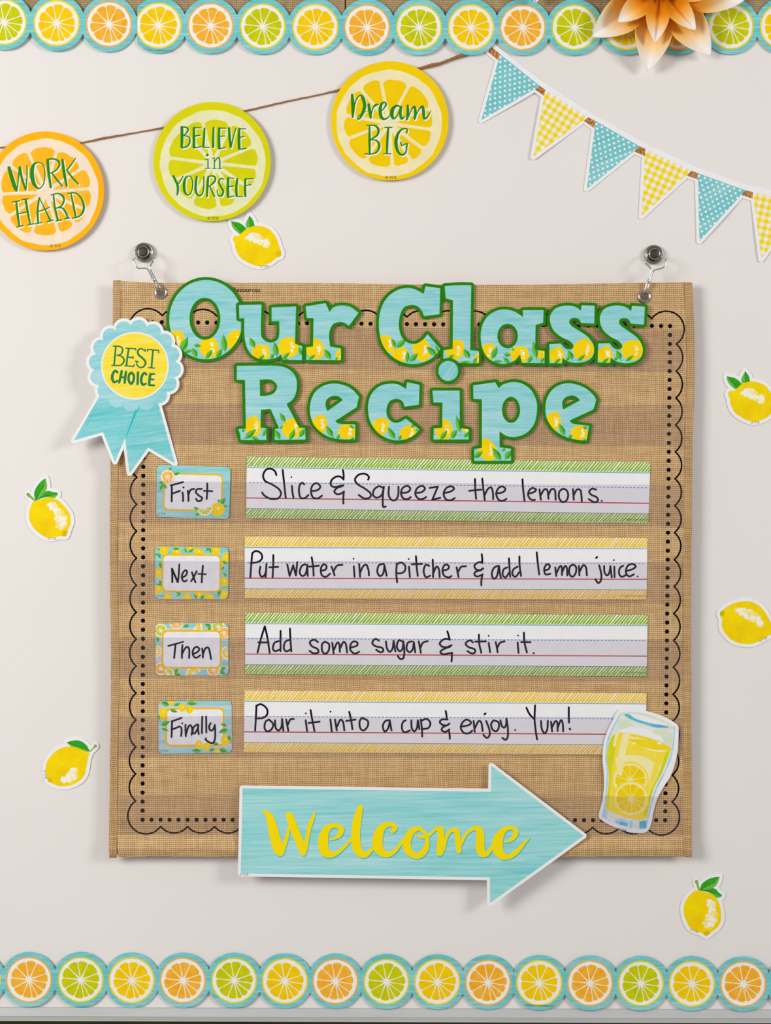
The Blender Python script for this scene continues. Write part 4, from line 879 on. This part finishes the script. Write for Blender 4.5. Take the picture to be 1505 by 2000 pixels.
strip('green hatched strip reading Add some sugar & stir it', (479, 1196.8), (1264.2, 1200.9), (1262.3, 1320.8), (478.2, 1316.7), 'hatch_green', [
 (0, '120,310 145,210 172,122;172,122 190,200 207,312;125,238 200,238;272,228 242,240 230,280 245,300 282,288;285,155 285,300;352,218 320,232 308,275 325,302 357,288;352,138 356,220 362,302'),
 (0, '553,235 525,218 495,235 510,265 550,285 555,310 520,315 493,298;602,232 582,252 583,298 605,320 630,295 632,250 602,232;655,240 665,315;668,290 690,240 706,250 710,305;712,280 735,235 753,250 762,310;785,275 830,262 836,240 810,230 788,250 785,290 815,318 848,305'),
 (0, '990,225 965,212 942,240 965,265 1010,275 1022,298 1000,308 970,290;1040,230 1048,282 1068,305 1088,280 1095,225;1095,225 1108,302;1162,232 1132,223 1118,265 1135,300 1158,285 1165,230;1165,230 1172,300 1165,350 1142,356 1125,335;1227,230 1197,240 1188,285 1210,308 1232,285 1240,235;1240,235 1250,310;1275,230 1283,270 1290,312;1288,275 1305,240 1340,228'),
 (0, '1480,158 1490,190 1497,220;1497,214 1455,215 1425,245 1440,266;1440,268 1475,272 1510,258,15;1500,268 1455,285 1430,305 1450,322 1515,312;1513,312 1512,345 1510,375'),
 (1, '195,238 175,222 142,245 165,272 205,285 212,305 190,318 155,300;238,182 240,245 255,312;212,232 288,230;308,240 318,308;308,190,13;358,235 366,270 372,308;370,275 390,240 422,230'),
 (1, '515,238 522,312;518,188,13;560,168 565,240 582,310;540,235 608,236;630,315,15')],
 None, zab(1190))
strip('amber hatched strip reading Pour it into a cup & enjoy. Yum!, partly behind the drink', (477.4, 1348.7), (1262.3, 1353.6), (1259.6, 1474), (476, 1468.6), 'hatch_amber', [
 (0, '112,145 108,230 103,318;110,142 145,130 185,160 190,200 160,228 105,232;202,240 178,255 170,300 190,325 220,310 232,272 202,240;245,245 250,300 272,318 292,290 296,240;296,235 305,320;325,240 333,280 340,320;338,275 355,240 380,235'),
 (0, '465,245 475,322;466,196,13;500,172 512,240 528,322;485,265 565,255'),
 (0, '642,240 652,325;643,184,13;675,240 688,318;690,290 713,242 733,258 742,318;777,185 790,240 800,310;755,250 822,240;870,228 852,250 855,300 880,318 908,290 910,250 870,228'),
 (0, '1068,245 1037,250 1018,285 1030,325 1055,305 1068,250;1068,250 1080,318'),
 (0, '1182,245 1162,258 1154,300 1172,332 1212,318;1222,245 1225,300 1243,325 1262,300 1268,250;1270,245 1280,310;1290,240 1298,310 1300,362;1292,250 1330,235 1358,262 1345,300 1302,308'),
 (0, '1468,178 1473,205 1476,235;1482,240 1440,240 1426,260 1445,278;1445,280 1475,282 1495,268;1485,278 1448,295 1440,318 1468,328 1495,310;1490,315 1496,345 1498,378'),
 (1, '115,290 165,280 182,260 150,240 120,262 108,300 130,335 165,338 190,320;200,250 208,328;210,300 235,252 255,262 265,322;290,250 312,310 315,350 295,372 270,350;277,203 286,196;342,245 325,275 335,310 360,325 380,300 378,260 342,245;392,245 402,285 420,298 433,275 435,232;435,232 445,300 445,360 430,385 406,372;498,315,14'),
 (1, '578,155 600,200 632,235;640,138 637,240 645,320 655,382;683,250 688,305 708,338 728,310 732,248;755,255 762,325;765,290 785,252 800,262 802,322;802,300 825,245 838,265 842,325;882,152 882,200 883,262;888,305 893,312')],
 None, zab(1340))

# ---------------------------------------------------------------- word cards
def rrect(c, r, n=6):
    """rounded quadrilateral through four corners"""
    out = []
    for i in range(4):
        p, a, b = c[i], c[i-1], c[(i+1) % 4]
        def toward(q): d = math.dist(p, q); return (p[0]+(q[0]-p[0])*r/d, p[1]+(q[1]-p[1])*r/d)
        s_, e = toward(a), toward(b)
        for k in range(n+1):
            t = k/n; out.append(tuple((1-t)**2*s_[j]+2*t*(1-t)*(p[j]*.86+(s_[j]+e[j])*.07)+t*t*e[j] for j in (0, 1)))
    return out
def word_card(label, zo, corners, fr, bg, motif, txt):
    zm = Zm(zo[0], zo[1], 8.361); c = [zm(p) for p in corners]; f = [zm(p) for p in fr]
    root = empty('word_card', P(sum(p[0] for p in c)/4, sum(p[1] for p in c)/4, CH), label, 'word card', 'sequence word cards in the chart pockets')
    fc = (sum(p[0] for p in f)/4, sum(p[1] for p in f)/4)
    fi = [(p[0]+(3.3 if p[0] < fc[0] else -3.3), p[1]+(3.3 if p[1] < fc[1] else -3.3)) for p in f]
    Ls = [L('card', 'turquoise', [rrect(c, 9)])]
    if bg == 'planks':
        y0, y1 = min(p[1] for p in c), max(p[1] for p in c); x0, x1 = c[0][0]-3, c[1][0]+6; n = 11; dy = (y1-y0)/n
        Ls.append(L('card', 'wood_white', [[(x0, y0+dy*k), (x1, y0+dy*k-.4), (x1, y0+dy*(k+.9)-.4), (x0, y0+dy*(k+.9))] for k in range(1, n, 2)], clip=0))
    def add(seq):
        for m in seq:
            k = m[0]
            if k == 'lemon':
                p, h = lemonL(m[1], m[2], m[3], m[4], zm, 8.361, m[5] if len(m) > 5 else None, hl=False)
                b = len(Ls); k_ = 'lemon_print#%d' % b; Ls.append(L(k_, 'motif_yellow', [p], clip=0))
                Ls.append(L(k_, 'highlight_cream', [disc(*zm((m[1]+m[3]*.1, m[2]-m[4]*.15)), m[3]*.30/8.361, 12, ry=m[4]*.16/8.361, rot=.9)], clip=(0, b)))
                Ls.append(L(k_, 'highlight_white', [disc(*zm((m[1]+m[3]*.12, m[2]-m[4]*.18)), m[3]*.13/8.361, 8)], clip=(0, b)))
            elif k == 'leaf':
                a, b_ = leafL(*m[1:6], zm); b = len(Ls); k_ = 'leaf_print#%d' % b; Ls.append(L(k_, 'leaf_dark', [a], clip=0)); Ls.append(L(k_, 'leaf_light', [b_], clip=(0, b)))
            elif k == 'slice': Ls.extend(slice_layers('slice_print#%d' % len(Ls), m[1], *zm((m[2], m[3])), m[4]/8.361, m[5] if len(m) > 5 else 0, clip=0, gap=2.4))
            elif k == 'wedge':  # half slice
                cx, cy = zm((m[2], m[3])); R = m[4]/8.361; a0 = math.radians(m[5])
                def half(r): return [(cx+r*math.cos(a0+math.pi*i/18), cy+r*math.sin(a0+math.pi*i/18)) for i in range(19)]
                b = len(Ls); k_ = 'slice_print#%d' % b; Ls.append(L(k_, 'rind_'+m[1], [half(R)], clip=0)); Ls.append(L(k_, 'pith_white', [half(R*.94)], clip=0))
                Ls.append(L(k_, 'flesh_'+m[1], wedges(cx, cy, R*.8, R*.08, 1.0, [0, 32, 64, 96, 128, 160, 192, 224, 256, 288, 320], -m[5]), clip=(0, b)))
    add([m for m in motif if m[-1] != 'front'])
    Ls += [L('frame_print', 'frame_amber', [rrect(f, 11)], clip=0), L('writing_panel', 'card_inner', [rrect(fi, 8.5)], clip=0)]
    add([m[:-1] for m in motif if m[-1] == 'front'])
    sheet(root, Ls, CH+.0016, .0004)
    sheet(root, [L('handwriting', 'marker_ink', band=strokes(txt, zm, 8.361, 31, 2.0))], CH+.00168)
    x, y = zm((corners[3][0]+90, corners[3][1]-50)); typed(root, '© TCR', x, y, 3.6, 'small_ink', CH+.00166)
random.seed(5)
F_ = 'front'
word_card('turquoise word card reading First with orange slice and lemon', (290, 890), [(138, 152), (1338, 188), (1316, 1038), (124, 1000)], [(252, 272), (1222, 300), (1198, 920), (228, 896)], '',
 [('leaf', 330, 250, 375, 185, 26, F_), ('leaf', 400, 300, 522, 282, 28, F_), ('leaf', 255, 430, 165, 455, 26, F_), ('leaf', 250, 460, 178, 570, 28, F_), ('leaf', 250, 460, 300, 548, 22, F_), ('slice', 'orange', 310, 344, 116, 0, F_),
  ('leaf', 1140, 770, 1150, 705, 22, F_), ('leaf', 1170, 790, 1255, 690, 40, F_), ('leaf', 1200, 830, 1285, 830, 30, F_), ('leaf', 840, 910, 728, 832, 28, F_), ('leaf', 840, 950, 750, 975, 22, F_), ('lemon', 1125, 880, 112, 112, .9, F_), ('wedge', 'lime', 918, 855, 132, -12, F_)],
 '380,482 378,610 378,748;360,485 450,462 563,432;385,620 450,597 512,575;553,600 563,660 562,742;570,518,34;640,572 650,660 650,740;650,640 685,560 745,542;868,542 800,545 768,592 820,650 875,690 850,735 800,740 775,705;957,452 957,580 948,708;902,573,28 1040,580,28')
word_card('lemon-bordered word card reading Next', (290, 1050), [(108, 148), (1307, 163), (1297, 1005), (106, 1004)], [(216, 266), (1186, 272), (1184, 898), (212, 892)], '',
 [('lemon', 252, 205, 72, 78), ('leaf', 185, 210, 140, 180, 18), ('leaf', 165, 255, 195, 345, 24), ('leaf', 140, 260, 110, 300, 20), ('lemon', 455, 240, 78, 60), ('leaf', 395, 180, 512, 180, 24), ('lemon', 675, 175, 60, 50), ('leaf', 620, 250, 585, 158, 18), ('leaf', 640, 240, 750, 182, 22), ('lemon', 815, 232, 88, 58, .5),
  ('leaf', 1000, 170, 930, 220, 26), ('leaf', 1020, 170, 1010, 260, 24), ('lemon', 1095, 205, 68, 72), ('lemon', 1262, 320, 56, 80), ('leaf', 1200, 380, 1295, 435, 24), ('lemon', 1195, 430, 30, 55), ('leaf', 1235, 470, 1190, 530, 20), ('leaf', 1270, 640, 1220, 565, 20), ('lemon', 1235, 722, 64, 78),
  ('lemon', 1230, 930, 68, 75), ('leaf', 1180, 860, 1130, 960, 30), ('leaf', 185, 395, 212, 515, 26), ('lemon', 160, 575, 52, 82), ('leaf', 215, 790, 170, 685, 26), ('leaf', 210, 795, 118, 755, 24), ('lemon', 155, 850, 68, 68), ('lemon', 305, 965, 76, 58), ('leaf', 520, 910, 445, 900, 20), ('leaf', 530, 920, 450, 960, 16),
  ('lemon', 625, 970, 72, 58), ('lemon', 825, 930, 70, 62), ('leaf', 790, 1000, 738, 920, 22), ('leaf', 840, 1000, 915, 938, 24), ('lemon', 990, 968, 90, 50, .4)],
 '383,508,34 388,620,34 388,728,34;385,510,34 430,620,34 476,728,34;478,728,32 492,600,32 502,432,26;548,652 605,620 630,560 605,532 560,575 542,655 575,715 625,698;708,565 735,650 765,732;785,548 740,640 695,712;887,458 875,600 867,732;808,592,26 936,598,26')
word_card('citrus-slice-bordered word card reading Then', (290, 1200), [(108, 148), (1302, 143), (1302, 997), (116, 997)], [(215, 258), (1188, 258), (1188, 884), (215, 884)], 'planks',
 [('slice', 'lime', 195, 260, 112), ('leaf', 150, 370, 155, 458, 30), ('slice', 'orange', 455, 135, 118), ('leaf', 570, 190, 668, 180, 30), ('wedge', 'yellow', 745, 215, 140, -50), ('leaf', 1020, 210, 915, 155, 30), ('leaf', 1020, 220, 960, 255, 24), ('slice', 'lime', 1133, 197, 115), ('slice', 'orange', 1230, 303, 108),
  ('wedge', 'yellow', 1290, 625, 115, 80), ('wedge', 'yellow', 120, 600, 100, -80), ('slice', 'lime', 315, 975, 108), ('slice', 'orange', 198, 885, 108), ('leaf', 420, 950, 480, 885, 28), ('leaf', 420, 965, 535, 990, 30), ('wedge', 'yellow', 735, 975, 130, 160), ('slice', 'orange', 1058, 903, 112), ('leaf', 1175, 895, 1265, 860, 30), ('leaf', 1170, 910, 1255, 985, 32)],
 '322,515,28 450,480,30 566,447,26;440,488 428,600 418,712;553,500 545,600 545,712;550,640 595,555 640,530 665,590 662,712;722,650 800,612 828,565 785,528 735,565 720,645 755,705 800,700 842,668;875,555 885,640 887,706;888,650 925,560 975,545 1005,640 1018,730')
word_card('lemon-branch word card with turquoise stripes reading Finally', (290, 1350), [(158, 163), (1357, 156), (1362, 1004), (166, 1022)], [(278, 272), (1237, 268), (1240, 898), (272, 902)], 'planks',
 [('leaf', 335, 235, 200, 180, 40), ('lemon', 370, 185, 50, 48), ('leaf', 410, 235, 520, 195, 24, F_), ('leaf', 630, 190, 795, 205, 34), ('lemon', 240, 350, 66, 78, F_), ('leaf', 350, 295, 475, 342, 32, F_), ('lemon', 552, 268, 60, 70, F_), ('lemon', 672, 300, 58, 68, F_), ('lemon', 238, 420, 52, 52, F_), ('leaf', 165, 380, 180, 478, 20),
  ('leaf', 200, 560, 355, 485, 38, F_), ('leaf', 215, 605, 325, 645, 26, F_), ('leaf', 1280, 575, 1170, 530, 26, F_), ('leaf', 1295, 620, 1135, 680, 38, F_), ('lemon', 1252, 800, 72, 92, F_), ('leaf', 1300, 720, 1345, 815, 30, F_),
  ('lemon', 822, 875, 60, 70, F_), ('lemon', 945, 908, 58, 70, F_), ('leaf', 1050, 850, 1150, 865, 30, F_), ('leaf', 990, 970, 1080, 935, 28), ('leaf', 860, 985, 695, 965, 32), ('lemon', 1120, 985, 50, 40), ('leaf', 1155, 940, 1290, 990, 38)],
 '385,492 380,600 375,750;378,492 450,468 538,435;375,628 440,603 508,575;532,590 540,640 532,732;550,525,32;602,548 603,640 608,735;615,690 655,570 690,560 712,620 702,712;795,540 735,590 722,670 755,690 800,610 815,550;815,550 808,620 820,700;877,415 873,540 870,688;940,412 942,540 943,675;1015,522 988,575 1000,632 1040,640 1070,590 1080,550;1080,550 1088,650 1082,780 1050,845 985,832 930,790;930,790 935,770')

# ---------------------------------------------------------------- award ribbon
zJ = Zm(130, 610, 6.0606)
aw = empty('award_ribbon', P(263, 714, CH+.006), 'turquoise award rosette with yellow centre reading BEST CHOICE, overhanging the left edge of the chart', 'award ribbon')
def hr(x, y):
    t = max(0, min(1, (y-790)/118.0)); t = t*t*(3-2*t); u = max(0, min(1, (x-235)/70.0))
    return CH+.0055-.0045*t*u+.0030*t*(1-u)
cz = zJ((808, 632)); bumps = [disc(*zJ((808+452*math.cos(math.radians(95.7+11.25+22.5*k)), 632-452*math.sin(math.radians(95.7+11.25+22.5*k)))), 95/6.0606, 26) for k in range(16)]
tl = [zJ(p) for p in [(395, 980), (85, 1518), (432, 1418), (572, 1768), (692, 1490), (840, 1100), (650, 900)]]; trr = [zJ(p) for p in [(830, 1100), (692, 1490), (745, 1905), (965, 1600), (1282, 1788), (1085, 1080), (950, 900)]]
bd = []
for b in bumps: bd.append([(cz[0]+(x-cz[0]), y) for x, y in disc(*((sum(p[0] for p in b)/len(b)), (sum(p[1] for p in b)/len(b))), 95/6.0606+5.6, 30)])
bd += band(tl, 11, True, 12)+band(trr, 11, True, 12)
tx = strokes2('583,408,16 572,520,18 562,625,18;553,400,12 612,400,12;612,400,13 655,418,15 662,460,16 640,498,14 597,508,12;597,508,12 650,522,14 680,560,18 665,608,16 620,630,13 535,627,12;'
 '735,432,18 718,540,18 708,632,18;700,424,11 815,432,12;817,430,11 817,448,11;722,530,13 780,536,13;786,522,11 787,548,11;690,632,12 795,642,12;795,642,11 803,620,11;'
 '930,440,11 930,462,11;928,455,12 880,430,14 845,452,18 850,500,20 895,540,20 935,590,20 915,640,18 872,655,15 835,625,13 825,580,11;812,577,10 850,586,10;'
 '955,462,11 958,440,11;956,440,12 1086,450,12;1088,450,11 1091,480,11;1022,452,18 1012,560,18 1005,655,18;970,655,12 1040,661,12;'
 '602,712,24 578,692,26 548,725,28 540,785,30 562,828,26 600,812,22;652,696,26 640,760,28 622,832,24;703,704,24 694,770,28 688,835,24;640,768,20 692,772,20;'
 '765,712,24 738,745,26 735,805,26 765,848,24 792,805,26 795,745,26 765,712,24;845,712,26 840,850,26;'
 '945,738,22 922,718,24 893,750,28 882,815,30 905,858,26 938,845,22;992,732,28 980,800,28 978,858,28;992,730,20 1040,730,18;985,792,20 1030,796,18;978,862,22 1036,866,20', zJ, 6.0606, 14)
yc = disc(cz[0], cz[1], 385/6.0606, 80)
ink('seam_turquoise', (40, 190, 200), (60, 196, 204), (200, 200, 200))
seam = band(cr_open([zJ((838, 1120))+(6.0,), zJ((800, 1220))+(5.0,), zJ((750, 1350))+(4.0,), zJ((700, 1480))+(2.0,)], 5))
Ls = [L('card', 'card_white', [disc(cz[0], cz[1], 470/6.0606, 60)]+bumps+[tl, trr], band=bd), L('ribbon_tail#1', 'turquoise_tail', [tl]), L('ribbon_tail#2', 'turquoise_tail', [trr]), L('ribbon_tail#2', 'seam_turquoise', band=seam, clip=2),
      L('rosette', 'turquoise_rosette', [disc(cz[0], cz[1], 470/6.0606, 60)]+bumps), L('centre_ring', 'card_white', [disc(cz[0], cz[1], 401/6.0606, 80)]), L('centre_disc', 'yellow_wood', [yc]),
      L('lettering', 'highlight_cream', band=shift(tx, .9, 1.0)), L('lettering', 'rosette_green', band=tx)]
sheet(aw, Ls, hr, .0005, 11)

# ---------------------------------------------------------------- arrow sign
zH = Zm(450, 1470, 4.0676); zI = Zm(790, 1470, 4.0676)
ar = empty('arrow_sign', P(800, 1630, CH), 'turquoise wood-grain arrow sign with yellow Welcome script pointing right', 'sign')
pts = [(473.4, 1539.6), (958.4, 1546.2), (959.2, 1495.8), (1139.2, 1632.3), (956.8, 1763.8), (956, 1713.6), (470, 1706)]
scr = strokes('262,470,22 292,482,40 318,530,62 338,610,76 360,700,84 382,765,84 395,792,62;405,790,44 428,730,34 445,680,30 462,600,22;466,498,54 488,560,66 520,640,66 552,720,64 578,798,44;582,795,40 600,730,34 612,660,32 628,580,36 650,530,30 672,466,9;'
 '788,692,10 825,682,18 862,655,36 880,615,44 862,585,38 815,578,34 765,605,54 738,670,76 735,740,80 755,790,74 800,812,44 850,792,32 905,745,26 955,690,22;'
 '1034,432,38 1020,470,54 1003,550,68 994,640,70 996,720,74 1018,785,68 1062,815,44 1110,780,32 1140,745,26;'
 '1287,622,34 1308,598,34 1290,572,34 1240,572,40 1195,605,62 1168,680,80 1172,750,80 1205,795,62 1260,808,38 1310,775,30 1345,730,26 1378,688,22', zH, 4.0676, 30)
scr += strokes('108,600,32 55,625,50 18,700,64 25,770,64 70,815,48 120,815,48 165,765,48 180,700,32 168,650,30 140,618,28 108,600,32;85,652,14 125,672,18 165,668,20 205,645,20 240,612,22 272,600,34;'
 '284,606,50 288,680,54 282,750,56 278,795,52;305,770,30 325,690,24 350,635,26 385,612,32 412,625,42 422,700,46 432,782,40;445,730,24 480,655,24 535,608,28 585,603,44 600,660,64 598,740,70 612,798,60 650,805,36 690,755,28 718,720,26;'
 '788,712,10 835,700,20 868,668,38 884,628,38 862,600,30 812,600,36 765,640,58 738,705,82 742,775,82 775,820,58 830,825,40 885,790,38 935,735,28 990,678,8', zI, 4.0676, 30)
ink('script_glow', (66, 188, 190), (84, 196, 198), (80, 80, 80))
ha = lambda x, y: CH+.0085
sheet(ar, [L('card', 'card_white', [pts], band=band(pts, 11.4, True, 14)), L('face_print', 'turquoise_arrow', [pts])], ha, .0007)
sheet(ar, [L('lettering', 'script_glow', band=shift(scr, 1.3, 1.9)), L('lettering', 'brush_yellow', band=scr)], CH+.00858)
typed(ar, '© TCR', 476.5, 1708.4, 4.4, 'small_ink', CH+.00855)

# ---------------------------------------------------------------- lemonade glass cutout
zU = Zm(1150, 1360, 7.143)
le = empty('drink_cutout', P(1245, 1505, CH), 'paper cutout of a lemonade glass with two lemon slices, over the last strip', 'cutout')
def hl_(x, y): return CH+.0014+max(0, (1629-y))*.0000150
def U(t, step=3): return loop([zU(p) for p in t], step)
def sm(t): return [(x, y, 1) for x, y in t]
card = U(sm([(405, 195), (480, 170), (620, 172), (800, 205), (1000, 265), (1160, 345), (1235, 405), (1248, 480), (1243, 650), (1225, 820), (1150, 1080), (1030, 1280), (950, 1430), (900, 1600), (860, 1800), (800, 1890), (680, 1910), (500, 1880), (300, 1800), (165, 1722), (134, 1650), (180, 1470), (205, 1300), (205, 1080), (188, 880), (200, 680), (250, 500), (330, 340)]))
glass = U([(430, 235), (560, 215, 1), (760, 240, 1), (1000, 320, 1), (1200, 430), (1185, 650, 1), (1150, 850, 1), (1055, 1080, 1), (950, 1290, 1), (880, 1500, 1), (800, 1840), (640, 1852, 1), (400, 1790, 1), (170, 1680), (215, 1500, 1), (232, 1250, 1), (242, 1040, 1), (225, 830, 1), (250, 620, 1), (320, 440, 1), (390, 310, 1)])
glassin = U([(445, 245), (700, 240, 1), (1000, 340, 1), (1180, 440), (1165, 650, 1), (1130, 840, 1), (1040, 1060, 1), (930, 1280, 1), (860, 1500, 1), (790, 1800), (640, 1825, 1), (400, 1765, 1), (195, 1660), (240, 1500, 1), (255, 1250, 1), (260, 1040, 1), (246, 830, 1), (272, 630, 1), (340, 450, 1), (410, 320, 1)])
liquid = U([(335, 525), (450, 508, 1), (600, 525, 1), (800, 570, 1), (1000, 640, 1), (1148, 720), (1100, 860, 1), (1010, 1080, 1), (905, 1280, 1), (845, 1500, 1), (800, 1700), (700, 1728, 1), (500, 1690, 1), (350, 1635, 1), (235, 1580), (248, 1400, 1), (272, 1200, 1), (268, 1050, 1), (246, 850, 1), (266, 690, 1), (300, 590, 1)])
inn = U([(400, 700), (560, 690, 1), (780, 720, 1), (1060, 800), (1000, 1000, 1), (880, 1240, 1), (800, 1480, 1), (760, 1640), (500, 1620, 1), (300, 1540), (330, 1200, 1), (340, 900, 1)])
pale = U([(370, 860), (560, 820, 1), (760, 840, 1), (910, 920), (880, 1050, 1), (830, 1200, 1), (700, 1250), (420, 1250), (380, 1050, 1)])
surf = U([(400, 560), (560, 610, 1), (700, 690, 1), (900, 740, 1), (1100, 770), (1148, 720), (1000, 640, 1), (800, 570, 1), (600, 525, 1), (430, 508)])
edge_l = U([(300, 600), (345, 540, 1), (370, 620, 1), (350, 850, 1), (320, 950), (300, 1200, 1), (270, 1560), (235, 1580), (248, 1400, 1), (272, 1200, 1), (268, 1050, 1), (246, 850, 1), (266, 690, 1)])
edge_r = U([(1148, 720), (1100, 860, 1), (1010, 1080, 1), (905, 1280, 1), (845, 1500, 1), (800, 1700), (740, 1640), (800, 1450, 1), (880, 1240, 1), (990, 1030, 1), (1060, 800)])
rimo = U(sm([(440, 240), (500, 215), (640, 220), (820, 260), (1000, 320), (1150, 400), (1170, 450), (1100, 470), (950, 455), (780, 415), (600, 350), (470, 285)])); rimi = U(sm([(490, 245), (620, 240), (800, 280), (980, 335), (1120, 405), (1110, 438), (950, 425), (780, 385), (620, 330), (520, 280)]))
rimb = U(sm([(490, 250), (560, 250), (640, 310), (780, 355), (900, 385), (1020, 400), (1120, 432), (1000, 440), (900, 428), (780, 392), (640, 345), (540, 300)]))
rimc = U(sm([(560, 250), (700, 262), (860, 300), (1010, 360), (1070, 405), (940, 385), (800, 350), (640, 290)]))
base = U([(180, 1670), (225, 1570), (350, 1640, 1), (500, 1695, 1), (700, 1730, 1), (805, 1705), (790, 1840), (640, 1850, 1), (400, 1790, 1)])
shine = U([(470, 520), (580, 520), (540, 640, 1), (500, 820, 1), (480, 960), (455, 1110), (380, 1090), (400, 860, 1), (440, 640, 1)]); shine2 = U([(370, 510), (420, 500), (380, 620, 1), (370, 700), (330, 700), (350, 600, 1)])
wl = [U([(720, 700), (860, 740, 1), (1100, 760), (980, 772, 1), (820, 740, 1)]), U([(590, 640), (640, 650, 1), (660, 672), (620, 670, 1)]), U([(945, 640), (990, 645, 1), (1012, 665), (970, 672, 1)])]
y1 = [U([(440, 540), (600, 560, 1), (800, 605), (700, 600, 1), (560, 590, 1)])]
Ls = [L('card', 'card_white', [card]), L('glass_print', 'glass_blue', [glass]), L('glass_print', 'glass_pale', [glassin]), L('glass_print', 'card_white', [U([(480, 420), (700, 440, 1), (900, 500), (1000, 560, 1), (1040, 640), (900, 590, 1), (600, 515, 1), (420, 500)])]),
      L('glass_print', 'glass_lime', [U(sm([(410, 330), (500, 320), (590, 360), (580, 420), (500, 450), (410, 450)])), U(sm([(900, 470), (1100, 480), (1170, 560), (1150, 690), (1060, 640), (1000, 560), (890, 520)]))]),
      L('drink_print', 'drink_yellow', [liquid]), L('drink_print', 'drink_deep', [surf]), L('drink_print', 'drink_lime', [edge_l, edge_r]), L('drink_print', 'drink_yellow', [inn]), L('drink_print', 'drink_pale', [pale]),
      L('drink_print', 'drink_deep', [surf]), L('drink_print', 'drink_pale', y1), L('drink_print', 'highlight_white', wl)]
s1c = zU((572, 1170)); s2c = zU((585, 1428))
for (sx, sy), k, rt in ((s1c, 1, -9), (s2c, 2, -6)):
    R = 258/7.143 if k == 1 else 250/7.143
    Ls += [L('lemon_slice_print#%d' % k, 'brush_yellow', [disc(sx, sy, R, 60, jit=.01)], clip=5), L('lemon_slice_print#%d' % k, 'highlight_cream', [disc(sx, sy, R*.93, 60)], clip=5), L('lemon_slice_print#%d' % k, 'slice_fill', wedges(sx, sy, R*.82, R*.10, 1.0, BA, rt), clip=5)]
Ls += [L('drink_print', 'drink_lime', [U([(800, 1200), (860, 1240), (845, 1500, 1), (800, 1700), (690, 1725), (760, 1600, 1), (830, 1380, 1)])], clip=5)] if False else []
Ls += [L('glass_print', 'glass_pale', [base]), L('glass_print', 'glass_blue', [U([(175, 1680), (225, 1580), (260, 1610), (240, 1700)]), U([(360, 1680), (545, 1740), (540, 1830), (370, 1770)]), U([(560, 1735), (610, 1745), (600, 1840), (560, 1835)])]),
       L('glass_print', 'glass_deep', [U([(700, 1745), (800, 1730), (790, 1840), (700, 1850)]), U([(425, 1750), (540, 1770), (540, 1810), (430, 1790)])]), L('glass_print', 'glass_lime', [disc(*zU((658, 1800)), 5.5, 12, ry=4.4), U([(270, 1650), (420, 1700), (420, 1735), (280, 1690)])]),
       L('glass_print', 'glass_lime', [rimo]), L('glass_print', 'glass_pale', [rimi]), L('glass_print', 'glass_deep', [rimb]), L('glass_print', 'card_white', [rimc]),
       L('shine_print', 'drink_pale', [shine, shine2]), L('shine_print', 'drink_pale', band=band([zU((1000, 940)), zU((960, 1080)), zU((870, 1260)), zU((800, 1440)), zU((760, 1560))], 1.6))]
sheet(le, Ls, hl_, .0004, 20)
typed(le, '© TCR', 1215, 1620.5, 4.0, 'small_ink', CH+.0018, rot=-.2)
